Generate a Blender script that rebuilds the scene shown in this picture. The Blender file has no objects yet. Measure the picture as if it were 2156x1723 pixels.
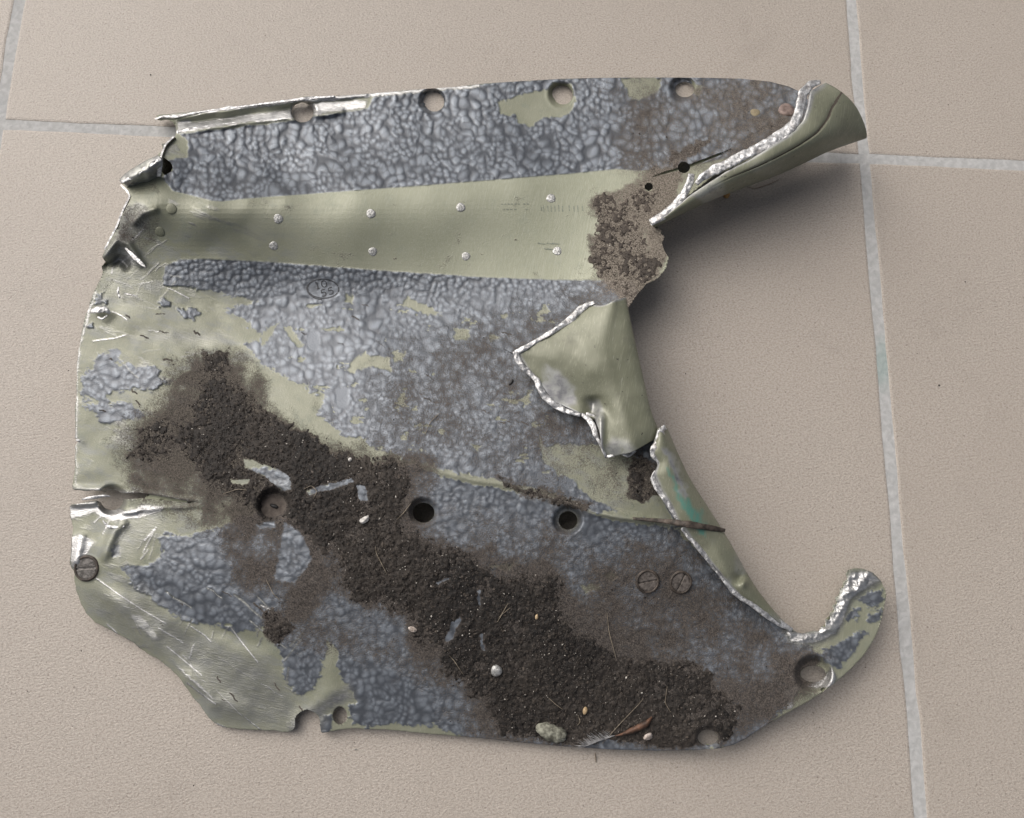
import bpy, math, random
import numpy as np
from mathutils import Matrix, Vector

# ------------------------------------------------------------------ camera, sky, sun, exposure
PXW, PXH, FPX = 2156.0, 1723.0, 1700.0          # tracing frame; focal length in its units
CX, CY = PXW / 2, PXH / 2
TH, RHO, PHI = 0.2213, 0.2259, -0.2059          # tilt from straight down, roll, turn of the tile grid
DIST = 0.425
TILE, X0, Y0 = 0.4879, 0.20185, 0.15339
F_ = np.array([0, math.sin(TH), -math.cos(TH)])
_r = np.array([1.0, 0, 0]); _u = np.array([0, math.cos(TH), math.sin(TH)])
R_ = math.cos(RHO) * _r + math.sin(RHO) * _u
U_ = -math.sin(RHO) * _r + math.cos(RHO) * _u
CAM = -DIST * F_
MM = 0.001

scene = bpy.context.scene
col = scene.collection
cam_d = bpy.data.cameras.new('camera'); cam = bpy.data.objects.new('camera', cam_d); col.objects.link(cam)
m = Matrix.Identity(4)
for i in range(3):
    m[i][0] = R_[i]; m[i][1] = U_[i]; m[i][2] = -F_[i]; m[i][3] = CAM[i]
cam.matrix_world = m
cam_d.sensor_width = 36.0; cam_d.lens = FPX * 36.0 / PXW
cam_d.clip_start = 0.01; cam_d.clip_end = 50.0
scene.camera = cam

er = np.array([R_[0], R_[1], 0]); er /= np.linalg.norm(er)      # picture's right on the floor
eu = np.array([-er[1], er[0], 0])                                # picture's up on the floor
SUN_EL, SUN_AZ = math.radians(44), math.radians(40)              # azimuth: from picture-left, turned towards picture-top
sd = (-er * math.cos(SUN_AZ) + eu * math.sin(SUN_AZ)) * math.cos(SUN_EL) + np.array([0, 0, math.sin(SUN_EL)])
world = bpy.data.worlds.new('World'); scene.world = world; world.use_nodes = True
wn = world.node_tree.nodes; wl = world.node_tree.links
bg = wn['Background']
sky = wn.new('ShaderNodeTexSky'); sky.sky_type = 'NISHITA'; sky.sun_disc = False
sky.sun_elevation = SUN_EL; sky.sun_rotation = math.atan2(sd[0], sd[1])
sky.air_density = 0.5; sky.dust_density = 6.0; sky.ozone_density = 0.3
grey = wn.new('ShaderNodeHueSaturation'); grey.inputs['Saturation'].default_value = 0.5      # thin overcast: a paler sky
wl.new(sky.outputs[0], grey.inputs['Color']); wl.new(grey.outputs[0], bg.inputs[0]); bg.inputs[1].default_value = 0.078
sun_d = bpy.data.lights.new('sun', 'SUN'); sun_d.energy = 1.5; sun_d.angle = math.radians(72); sun_d.color = (1.0, 0.955, 0.91)
sun = bpy.data.objects.new('sun', sun_d); col.objects.link(sun)
sun.rotation_euler = Vector(sd).to_track_quat('Z', 'Y').to_euler(); sun.location = Vector(sd) * 2
vs = scene.view_settings
vs.view_transform = 'Standard'; vs.look = 'None'; vs.gamma = 1.0; vs.use_curve_mapping = False; vs.exposure = 0.44

# ------------------------------------------------------------------ helpers
rng = np.random.default_rng(7)
def at(u, v, z):
    """traced point (u, v) carried along its sight line to z metres above the floor"""
    u = np.asarray(u, float); v = np.asarray(v, float); z = np.asarray(z, float)
    x = u - CX; y = -(v - CY)
    d = x[..., None] * R_ + y[..., None] * U_ + FPX * F_
    t = (z - CAM[2]) / d[..., 2]
    return CAM + t[..., None] * d

def hash2(ix, iy, s=0):
    h = (ix.astype(np.int64) * 374761393 + iy.astype(np.int64) * 668265263 + s * 974634777) & 0xffffffff
    h = ((h ^ (h >> 13)) * 1274126177) & 0xffffffff
    h = (h ^ (h >> 16)) & 0xffffff
    return h / float(0xffffff)
def vnoise(u, v, sc, s=0):
    x = np.asarray(u) / sc; y = np.asarray(v) / sc
    ix = np.floor(x); iy = np.floor(y); fx = x - ix; fy = y - iy
    fx = fx * fx * (3 - 2 * fx); fy = fy * fy * (3 - 2 * fy)
    a = hash2(ix, iy, s); b = hash2(ix + 1, iy, s); c = hash2(ix, iy + 1, s); d = hash2(ix + 1, iy + 1, s)
    return (a * (1 - fx) + b * fx) * (1 - fy) + (c * (1 - fx) + d * fx) * fy
def fbm(u, v, sc, s=0, o=3, g=0.5):
    t = 0; a = 1; n = 0
    for k in range(o):
        t = t + a * vnoise(u, v, sc / 2 ** k, s + 17 * k); n += a; a *= g
    return t / n
def voro(u, v, sc, s=0, jit=0.95):
    x = u / sc; y = v / sc; ix = np.floor(x); iy = np.floor(y)
    f1 = np.full(x.shape, 9.0); f2 = f1.copy(); cid = np.zeros(x.shape)
    for dx in (-1, 0, 1):
        for dy in (-1, 0, 1):
            cx_ = ix + dx; cy_ = iy + dy
            px = cx_ + 0.5 + jit * (hash2(cx_, cy_, s) - 0.5); py = cy_ + 0.5 + jit * (hash2(cx_, cy_, s + 5) - 0.5)
            d = np.hypot(px - x, py - y)
            n = d < f1
            f2 = np.where(n, f1, np.minimum(f2, d)); cid = np.where(n, hash2(cx_, cy_, s + 9), cid); f1 = np.where(n, d, f1)
    return f1, f2, cid
def sst(a, b, x):
    t = np.clip((x - a) / (b - a), 0, 1); return t * t * (3 - 2 * t)
def sdf(u, v, poly, pad=None):
    """signed distance to a polygon, negative inside; far from it (beyond pad) a constant"""
    P = np.array(poly, float); out = np.full(np.shape(u), 1e3 if pad is None else float(pad))
    if pad is not None:
        m_ = (u > P[:, 0].min() - pad) & (u < P[:, 0].max() + pad) & (v > P[:, 1].min() - pad) & (v < P[:, 1].max() + pad)
        if m_.any(): out[m_] = np.minimum(sdf(u[m_], v[m_], poly), pad)
        return out
    d = np.full(np.shape(u), 1e12); ins = np.zeros(np.shape(u), bool)
    for i in range(len(P)):
        a = P[i]; b = P[(i + 1) % len(P)]; e = b - a
        wx = u - a[0]; wy = v - a[1]
        t = np.clip((wx * e[0] + wy * e[1]) / max(e @ e, 1e-9), 0, 1)
        d = np.minimum(d, (wx - e[0] * t) ** 2 + (wy - e[1] * t) ** 2)
        if a[1] != b[1]:
            c = (a[1] > v) != (b[1] > v)
            ins ^= c & (u < e[0] * (v - a[1]) / e[1] + a[0])
    d = np.sqrt(d); return np.where(ins, -d, d)
def pdist(u, v, line, pad=120):
    """distance to an open polyline, clipped at pad"""
    L = np.array(line, float); out = np.full(np.shape(u), float(pad))
    m_ = (u > L[:, 0].min() - pad) & (u < L[:, 0].max() + pad) & (v > L[:, 1].min() - pad) & (v < L[:, 1].max() + pad)
    uu = u[m_]; vv = v[m_]; d = np.full(uu.shape, 1e12)
    for a, b in zip(L[:-1], L[1:]):
        e = b - a; wx = uu - a[0]; wy = vv - a[1]
        t = np.clip((wx * e[0] + wy * e[1]) / max(e @ e, 1e-9), 0, 1)
        d = np.minimum(d, (wx - e[0] * t) ** 2 + (wy - e[1] * t) ** 2)
    out[m_] = np.minimum(np.sqrt(d), pad); return out

def mesh_np(name, verts, faces, mats, fmat=None, attrs=None, smooth=True):
    """faces: list of integer arrays (n,3) or (n,4)"""
    me = bpy.data.meshes.new(name)
    faces = [np.asarray(f, np.int32) for f in faces if len(f)]
    me.vertices.add(len(verts)); me.vertices.foreach_set('co', np.asarray(verts, np.float32).ravel())
    loops = np.concatenate([f.ravel() for f in faces]); sizes = np.concatenate([np.full(len(f), f.shape[1], np.int32) for f in faces])
    me.loops.add(len(loops)); me.loops.foreach_set('vertex_index', loops)
    starts = np.concatenate([[0], np.cumsum(sizes)[:-1]]).astype(np.int32)
    me.polygons.add(len(sizes)); me.polygons.foreach_set('loop_start', starts)
    if fmat is not None: me.polygons.foreach_set('material_index', np.asarray(fmat, np.int32))
    sm = np.full(len(sizes), bool(smooth)) if np.isscalar(smooth) else np.asarray(smooth, bool)
    for mt in mats: me.materials.append(mt)
    me.update(calc_edges=True); me.validate()
    me.polygons.foreach_set('use_smooth', sm)
    if attrs:
        for k, a in attrs.items():
            at_ = me.attributes.new(k, 'FLOAT', 'POINT'); at_.data.foreach_set('value', np.asarray(a, np.float32).ravel())
    me.update()
    return me
def link(name, me, parent=None, label=None, cat=None, group=None, kind=None, loc=None):
    o = bpy.data.objects.new(name, me); col.objects.link(o)
    if loc is not None: o.location = loc
    if parent is not None:
        o.parent = parent
        if parent.parent is None: o.matrix_parent_inverse = Matrix.Translation(parent.location).inverted()
    if label: o['label'] = label
    if cat: o['category'] = cat
    if group: o['group'] = group
    if kind: o['kind'] = kind
    return o
def resample(L, n, closed=False):
    L = np.array(L, float)
    if len(L) == n: return L
    s = np.concatenate([[0], np.cumsum(np.linalg.norm(np.diff(L[:, :2], axis=0), axis=1))])
    t = np.linspace(0, s[-1], n)
    # smooth (Catmull-like) resampling by blending linear interpolation with a moving average
    return np.stack([np.interp(t, s, L[:, k]) for k in range(L.shape[1])], 1)
def shell(P, t):
    """(N,M,3) grid -> closed shell of thickness t (downwards along its own normal)"""
    N, M = P.shape[:2]
    du = np.gradient(P, axis=0); dv = np.gradient(P, axis=1)
    n = np.cross(du, dv); n /= np.linalg.norm(n, axis=2, keepdims=True) + 1e-12
    if n[..., 2].mean() < 0: n = -n
    Q = P - n * (t if np.isscalar(t) else t[..., None])
    idx = np.arange(N * M).reshape(N, M); k = N * M
    a, b, c, d = idx[:-1, :-1].ravel(), idx[1:, :-1].ravel(), idx[1:, 1:].ravel(), idx[:-1, 1:].ravel()
    up = np.cross(P[1, 0] - P[0, 0], P[0, 1] - P[0, 0])
    top = np.stack([a, b, c, d], 1); bot = np.stack([a, d, c, b], 1) + k
    ring = np.concatenate([idx[:, 0], idx[-1, 1:], idx[-2::-1, -1], idx[0, -2:0:-1]])
    r2 = np.roll(ring, -1)
    side = np.stack([ring, ring + k, r2 + k, r2], 1)
    return np.concatenate([P.reshape(-1, 3), Q.reshape(-1, 3)]), top, bot, side

# ------------------------------------------------------------------ materials
def mat(name):
    m_ = bpy.data.materials.new(name); m_.use_nodes = True
    nt = m_.node_tree; b = nt.nodes['Principled BSDF']
    return m_, nt, b
class NT:
    def __init__(s, nt): s.n = nt.nodes; s.l = nt.links
    def put(s, sock, v):
        if hasattr(v, 'links') or isinstance(v, bpy.types.NodeSocket): s.l.new(v, sock)
        else:
            if isinstance(v, (tuple, list)) and len(v) == 3 and sock.type == 'RGBA': v = (*v, 1)
            sock.default_value = v
    def attr(s, name):
        a = s.n.new('ShaderNodeAttribute'); a.attribute_name = name; return a.outputs['Fac']
    def co(s): return s.n.new('ShaderNodeTexCoord').outputs['Object']
    def noise(s, scale, detail=3, rough=0.55, vec=None, dist=0.0):
        t = s.n.new('ShaderNodeTexNoise'); t.inputs['Scale'].default_value = scale; t.inputs['Detail'].default_value = detail
        t.inputs['Roughness'].default_value = rough; t.inputs['Distortion'].default_value = dist
        s.l.new(vec if vec is not None else s.co(), t.inputs['Vector']); return t.outputs['Fac']
    def mapv(s, scale=(1, 1, 1), rot=0.0):
        t = s.n.new('ShaderNodeMapping'); s.l.new(s.co(), t.inputs['Vector']); t.inputs['Scale'].default_value = scale
        t.inputs['Rotation'].default_value = (0, 0, rot); return t.outputs[0]
    def math(s, op, a, b=0.0, c=None, clamp=False):
        t = s.n.new('ShaderNodeMath'); t.operation = op; t.use_clamp = clamp
        s.put(t.inputs[0], a); s.put(t.inputs[1], b)
        if c is not None: s.put(t.inputs[2], c)
        return t.outputs[0]
    def ramp(s, x, a, b):
        t = s.n.new('ShaderNodeMapRange'); t.interpolation_type = 'SMOOTHSTEP'; s.put(t.inputs[0], x)
        t.inputs[1].default_value = a; t.inputs[2].default_value = b; return t.outputs[0]
    def lin(s, x, a, b, c, d):
        t = s.n.new('ShaderNodeMapRange'); s.put(t.inputs[0], x)
        for i, q in enumerate((a, b, c, d)): t.inputs[i + 1].default_value = q
        return t.outputs[0]
    def mix(s, f, a, b):
        t = s.n.new('ShaderNodeMix'); t.data_type = 'RGBA'; s.put(t.inputs[0], f); s.put(t.inputs[6], a); s.put(t.inputs[7], b); return t.outputs[2]
    def mixf(s, f, a, b):
        t = s.n.new('ShaderNodeMix'); t.data_type = 'FLOAT'; s.put(t.inputs[0], f); s.put(t.inputs[2], a); s.put(t.inputs[3], b); return t.outputs[0]
    def bump(s, h, strength, dist, nrm=None):
        t = s.n.new('ShaderNodeBump'); t.inputs['Strength'].default_value = strength; t.inputs['Distance'].default_value = dist
        s.put(t.inputs['Height'], h)
        if nrm is not None: s.l.new(nrm, t.inputs['Normal'])
        return t.outputs[0]

PRIMER = (0.212, 0.219, 0.157); PRIMER2 = (0.272, 0.277, 0.207); PRIMERG = (0.178, 0.202, 0.162)
def sheet_material(name):
    m_, nt, b = mat(name); N = NT(nt)
    ham, met, dust, cell, tone = (N.attr(k) for k in ('ham', 'metal', 'dust', 'cell', 'tone'))
    fine = N.noise(1500, 3, 0.6); mid = N.noise(160, 4, 0.6); big = N.noise(30, 3, 0.5)
    brush = N.noise(60, 3, 0.65, N.mapv((34, 1.2, 34), -RHO))
    scr = N.mixf(N.ramp(N.noise(42, 2), 0.42, 0.58), N.noise(60, 3, 0.7, N.mapv((2.2, 34, 30), 0.55)), N.noise(60, 3, 0.7, N.mapv((3.0, 30, 30), -0.75)))
    prim = N.mix(N.ramp(big, 0.35, 0.68), PRIMER, PRIMER2)
    prim = N.mix(N.math('MULTIPLY', N.ramp(mid, 0.5, 0.75), 0.5), prim, PRIMERG)
    prim = N.mix(N.math('MULTIPLY', N.ramp(brush, 0.52, 0.75), 0.35), prim, (0.38, 0.38, 0.315))
    scf = N.noise(75, 5, 0.68, N.mapv((1.0, 2.2, 1), 0.5)); prim = N.mix(N.math('MULTIPLY', N.math('MULTIPLY', N.ramp(scf, 0.46, 0.66), N.attr('scuffed')), 0.8), prim, (0.215, 0.225, 0.205))
    prim = N.mix(N.math('MULTIPLY', N.attr('strip'), 0.5), prim, N.mix(N.ramp(brush, 0.35, 0.7), (0.355, 0.37, 0.268), (0.43, 0.44, 0.34)))  # paler primer where light falls on the strip, painted into the colour
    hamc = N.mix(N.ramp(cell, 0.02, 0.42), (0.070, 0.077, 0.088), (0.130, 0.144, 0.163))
    hamc = N.mix(N.math('MULTIPLY', N.ramp(cell, 0.30, 0.72), 0.8), hamc, (0.255, 0.283, 0.316))  # paler blob tops: lighter pigment plus highlights painted into the colour
    hamc = N.mix(N.math('MULTIPLY', N.ramp(mid, 0.55, 0.8), 0.3), hamc, (0.15, 0.145, 0.15))
    metc = N.mix(N.ramp(scr, 0.35, 0.7), (0.46, 0.46, 0.45), (0.68, 0.68, 0.67))
    metc = N.mix(N.ramp(met, 0.9, 0.6), metc, N.mix(N.ramp(scr, 0.4, 0.72), (0.225, 0.228, 0.215), (0.36, 0.362, 0.345)))
    metc = N.mix(N.math('MULTIPLY', N.ramp(mid, 0.5, 0.7), 0.5), metc, (0.20, 0.20, 0.205))
    c = N.mix(ham, prim, hamc)
    metm = N.math('MULTIPLY', met, N.lin(N.math('ADD', mid, scr), 0.5, 1.1, 0.4, 1.35), clamp=True)
    c = N.mix(metm, c, metc)
    # dirt: grains first settle in the creases of the paint
    dn = N.math('ADD', N.math('MULTIPLY', fine, 0.85), N.math('MULTIPLY', mid, 0.45))
    de = N.math('ADD', N.math('ADD', dust, N.math('MULTIPLY', N.math('SUBTRACT', dn, 0.65), 1.5)), N.math('MULTIPLY', N.math('SUBTRACT', 0.5, cell), 0.12))
    df = N.math('MULTIPLY', N.ramp(de, 0.22, 0.85), N.ramp(dust, 0.02, 0.3))
    dc = N.mix(N.ramp(fine, 0.35, 0.65), (0.030, 0.0245, 0.0205), (0.108, 0.090, 0.075))
    dc = N.mix(tone, dc, N.mix(N.ramp(fine, 0.38, 0.62), (0.085, 0.069, 0.055), (0.24, 0.208, 0.172)))
    c = N.mix(N.math('MULTIPLY', df, 0.95), c, dc)
    nt.links.new(c, b.inputs['Base Color'])
    mt = N.mixf(ham, 0.10, 0.30); mt = N.mixf(metm, mt, 0.85)
    mt = N.math('MULTIPLY', mt, N.math('SUBTRACT', 1.0, df)); nt.links.new(mt, b.inputs['Metallic'])
    ro = N.mixf(ham, N.lin(mid, 0.3, 0.7, 0.34, 0.50), 0.34); ro = N.mixf(metm, ro, 0.36); ro = N.mixf(df, ro, 0.92)
    nt.links.new(ro, b.inputs['Roughness'])
    hgt = N.math('ADD', N.math('MULTIPLY', fine, 0.5), N.math('MULTIPLY', N.math('MULTIPLY', scr, metm), 1.0))
    hgt = N.math('ADD', hgt, N.math('MULTIPLY', N.math('MULTIPLY', fine, df), 1.3))
    nt.links.new(N.bump(hgt, 0.45, 0.0006), b.inputs['Normal'])
    return m_
def primer_material(name, gl=0.40):
    m_, nt, b = mat(name); N = NT(nt)
    met = N.attr('metal'); dust = N.attr('dust'); teal = N.attr('teal')
    mid = N.noise(150, 4, 0.62); big = N.noise(28, 3); fine = N.noise(1100, 2)
    brush = N.noise(60, 3, 0.65, N.mapv((34, 1.5, 20), -RHO - 0.25))
    c = N.mix(N.ramp(big, 0.35, 0.68), (0.172, 0.178, 0.124), (0.225, 0.231, 0.167))
    c = N.mix(N.math('MULTIPLY', N.ramp(brush, 0.5, 0.75), 0.35), c, (0.43, 0.43, 0.33))
    c = N.mix(N.math('MULTIPLY', N.ramp(mid, 0.58, 0.78), 0.45), c, (0.20, 0.205, 0.15))
    c = N.mix(N.math('MULTIPLY', N.ramp(N.noise(420, 2), 0.70, 0.76), 0.8), c, (0.03, 0.03, 0.028))
    scq = N.noise(60, 2, 0.5, N.mapv((60, 1.4, 40), -RHO - 0.5)); c = N.mix(N.math('MULTIPLY', N.ramp(scq, 0.70, 0.76), 0.7), c, (0.52, 0.53, 0.48))
    blt = N.noise(70, 5, 0.7); c = N.mix(N.math('MULTIPLY', N.ramp(blt, 0.54, 0.72), 0.5), c, (0.125, 0.125, 0.095))
    tl = N.math('MULTIPLY', teal, N.ramp(brush, 0.30, 0.5)); c = N.mix(N.math('MULTIPLY', tl, 0.75), c, (0.06, 0.24, 0.20))
    mm_ = N.math('MULTIPLY', met, N.lin(mid, 0.35, 0.65, 0.3, 1.3), clamp=True)
    c = N.mix(mm_, c, N.mix(N.ramp(mid, 0.4, 0.65), (0.62, 0.63, 0.64), (0.28, 0.28, 0.29)))
    df = N.ramp(N.math('ADD', dust, N.math('MULTIPLY', N.math('SUBTRACT', fine, 0.5), 0.8)), 0.4, 0.8)
    c = N.mix(df, c, (0.10, 0.082, 0.065))
    nt.links.new(c, b.inputs['Base Color'])
    nt.links.new(N.mixf(mm_, 0.12, 0.85), b.inputs['Metallic'])
    nt.links.new(N.mixf(df, N.lin(mid, 0.3, 0.7, gl - 0.08, gl + 0.1), 0.9), b.inputs['Roughness'])
    nt.links.new(N.bump(N.math('ADD', N.math('MULTIPLY', brush, 0.4), mid), 0.25, 0.0006), b.inputs['Normal'])
    return m_
def torn_material():
    m_, nt, b = mat('torn_aluminium'); N = NT(nt)
    a = N.noise(500, 4, 0.65); g = N.noise(120, 4, 0.65)
    c = N.mix(N.ramp(a, 0.38, 0.66), (0.36, 0.36, 0.36), (0.86, 0.86, 0.85))
    c = N.mix(N.math('MULTIPLY', N.ramp(g, 0.52, 0.72), 0.8), c, (0.22, 0.20, 0.185))
    nt.links.new(c, b.inputs['Base Color']); b.inputs['Metallic'].default_value = 0.55
    nt.links.new(N.lin(a, 0.3, 0.7, 0.28, 0.5), b.inputs['Roughness'])
    nt.links.new(N.bump(a, 0.7, 0.0007), b.inputs['Normal']); return m_
def simple(name, c1, c2, scale, rough=0.6, metallic=0.0, bump=0.4, bd=0.0005):
    m_, nt, b = mat(name); N = NT(nt); a = N.noise(scale, 4, 0.6)
    nt.links.new(N.mix(N.ramp(a, 0.32, 0.68), c1, c2), b.inputs['Base Color'])
    b.inputs['Roughness'].default_value = rough; b.inputs['Metallic'].default_value = metallic
    nt.links.new(N.bump(a, bump, bd), b.inputs['Normal']); return m_
def grain_material(name):
    m_, nt, b = mat(name); N = NT(nt); a = N.attr('shade'); f = N.noise(800, 3, 0.6); g = N.noise(120, 3)
    c = N.mix(a, (0.0085, 0.007, 0.006), (0.066, 0.053, 0.042))
    c = N.mix(N.ramp(f, 0.4, 0.75), c, N.mix(a, (0.020, 0.016, 0.013), (0.115, 0.093, 0.074)))
    c = N.mix(N.ramp(a, 1.2, 2.0), c, (0.62, 0.58, 0.52))
    nt.links.new(c, b.inputs['Base Color']); nt.links.new(N.lin(a, 1.0, 2.0, 0.78, 0.3), b.inputs['Roughness'])
    nt.links.new(N.bump(f, 0.6, 0.0008), b.inputs['Normal']); return m_

M_SHEET = sheet_material('painted_aluminium'); M_PRIMER = primer_material('green_primer'); M_TORN = torn_material()
M_UNDER = simple('underside_primer', (0.20, 0.21, 0.14), (0.27, 0.28, 0.19), 90, 0.55)
M_RIVET = simple('rivet_metal', (0.30, 0.30, 0.285), (0.62, 0.62, 0.60), 900, 0.42, 0.6, 0.8, 0.0006)
M_STEEL = simple('screw_steel', (0.07, 0.065, 0.06), (0.17, 0.16, 0.15), 500, 0.38, 0.75, 0.5, 0.0005)
M_DIRTY = simple('dirty_screw', (0.07, 0.06, 0.052), (0.20, 0.175, 0.155), 600, 0.6, 0.35, 0.5, 0.0005)
M_INK = simple('stamp_ink', (0.012, 0.014, 0.018), (0.035, 0.038, 0.045), 900, 0.5)
M_FAINT = simple('faded_ink', (0.16, 0.18, 0.15), (0.26, 0.28, 0.21), 900, 0.5)
M_SEAM = simple('seam_dark', (0.022, 0.017, 0.013), (0.095, 0.075, 0.06), 300, 0.65)
M_SOIL = grain_material('soil')

# ------------------------------------------------------------------ floor: grout bed and tiles
def tile_material():
    m_, nt, b = mat('beige_tile'); N = NT(nt)
    fine = N.noise(1500, 2, 0.6); mid = N.noise(760, 3, 0.62, N.mapv((1, 1.4, 1), -RHO)); big = N.noise(9, 4, 0.55); spk = N.noise(700, 2, 0.5)
    c = N.mix(N.ramp(mid, 0.36, 0.64), (0.335, 0.294, 0.251), (0.450, 0.405, 0.356))
    c = N.mix(N.math('MULTIPLY', N.ramp(fine, 0.42, 0.70), 0.5), c, (0.57, 0.515, 0.45))
    c = N.mix(N.math('MULTIPLY', N.ramp(spk, 0.65, 0.72), 0.6), c, (0.15, 0.125, 0.105))
    c = N.mix(N.math('MULTIPLY', N.ramp(big, 0.4, 0.7), 0.22), c, (0.36, 0.315, 0.27))
    oi = nt.nodes.new('ShaderNodeObjectInfo'); c = N.mix(N.math('MULTIPLY', oi.outputs['Random'], 0.14), c, (0.30, 0.265, 0.225))
    stn = N.noise(22, 5, 0.62, None, 0.6); c = N.mix(N.math('MULTIPLY', N.ramp(stn, 0.56, 0.74), 0.16), c, (0.22, 0.19, 0.16))
    nt.links.new(c, b.inputs['Base Color'])
    nt.links.new(N.lin(mid, 0.3, 0.7, 0.34, 0.50), b.inputs['Roughness'])
    h = N.math('ADD', N.math('MULTIPLY', mid, 1.0), N.math('MULTIPLY', fine, 0.5))
    nt.links.new(N.bump(h, 0.5, 0.0007), b.inputs['Normal']); return m_
def grout_material():
    m_, nt, b = mat('grout'); N = NT(nt)
    a = N.noise(300, 4, 0.6); g = N.noise(40, 4, 0.6)
    c = N.mix(N.ramp(a, 0.35, 0.68), (0.39, 0.39, 0.38), (0.48, 0.48, 0.47))
    c = N.mix(N.math('MULTIPLY', N.ramp(g, 0.5, 0.75), 0.5), c, (0.33, 0.34, 0.34))
    sp = at(1862, 762, 0.0)
    d = nt.nodes.new('ShaderNodeVectorMath'); d.operation = 'DISTANCE'; nt.links.new(N.mapv((1, 0.45, 1), 0.0), d.inputs[0]); d.inputs[1].default_value = (sp[0], sp[1] * 0.45, -0.0007)
    c = N.mix(N.math('MULTIPLY', N.ramp(N.math('ADD', d.outputs['Value'], N.math('MULTIPLY', a, 0.004)), 0.012, 0.004), 0.45), c, (0.19, 0.30, 0.275))
    nt.links.new(c, b.inputs['Base Color']); b.inputs['Roughness'].default_value = 0.8
    nt.links.new(N.bump(a, 0.6, 0.0009), b.inputs['Normal']); return m_
M_TILE = tile_material(); M_GROUT = grout_material()
te = np.array([math.cos(PHI), -math.sin(PHI)]); tn = np.array([math.sin(PHI), math.cos(PHI)])
GAP = 0.0055
def build_floor():
    S = 2.5 * TILE + 0.002; cxy = te * (X0 - TILE / 2) + tn * (Y0 - TILE / 2)
    n = 60; g = np.linspace(-S, S, n)
    A, B = np.meshgrid(g, g, indexing='ij')
    P = np.stack([A * te[0] + B * tn[0] + cxy[0], A * te[1] + B * tn[1] + cxy[1], np.full(A.shape, -0.00045)], 2)
    v, top, bot, side = shell(P, 0.02)
    me = mesh_np('floor', v, [top, bot, side], [M_GROUT], smooth=False)
    fl = link('floor', me, kind='structure', label='beige ceramic tiled floor with pale grey grout')
    # one tile: slab with an eased, slightly worn rim
    k = 48; s = np.linspace(-0.5, 0.5, k + 1)[:-1]
    rim = np.concatenate([np.stack([s, -0.5 + 0 * s], 1), np.stack([0.5 + 0 * s, s], 1), np.stack([-s, 0.5 + 0 * s], 1), np.stack([-0.5 + 0 * s, -s], 1)]) * (TILE - GAP)
    nr = len(rim); wob = (vnoise(np.arange(nr) * 1.0, np.zeros(nr), 2.3, 3) - 0.5) * 0.0010 + (vnoise(np.arange(nr) * 1.0, np.zeros(nr), 0.7, 8) - 0.5) * 0.0005
    def ring(inset, z): 
        q = rim * (1 - 2 * (inset + wob[:, None]) / TILE); return np.column_stack([q, np.full(nr, z)])
    V = np.concatenate([ring(-0.0002, -0.012), ring(-0.0001, -0.0009), ring(0.0006, -0.0002), ring(0.0016, 0.0), [[0, 0, 0.0]]])
    i = np.arange(nr); j = (i + 1) % nr
    F = [np.stack([i + nr * q, j + nr * q, j + nr * (q + 1), i + nr * (q + 1)], 1) for q in range(3)]
    T = np.stack([i + 3 * nr, j + 3 * nr, np.full(nr, 4 * nr)], 1)
    tm = mesh_np('tile', V, F + [T], [M_TILE], smooth=False)
    for a in range(-2, 3):
        for b_ in range(-2, 3):
            o = link('tile', tm, fl)
            c = cxy + te * a * TILE + tn * b_ * TILE
            o.location = (c[0], c[1], (abs(a) + abs(b_)) * -0.00007); o.rotation_euler = (0, 0, -PHI)
    return fl
floor = build_floor()

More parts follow.
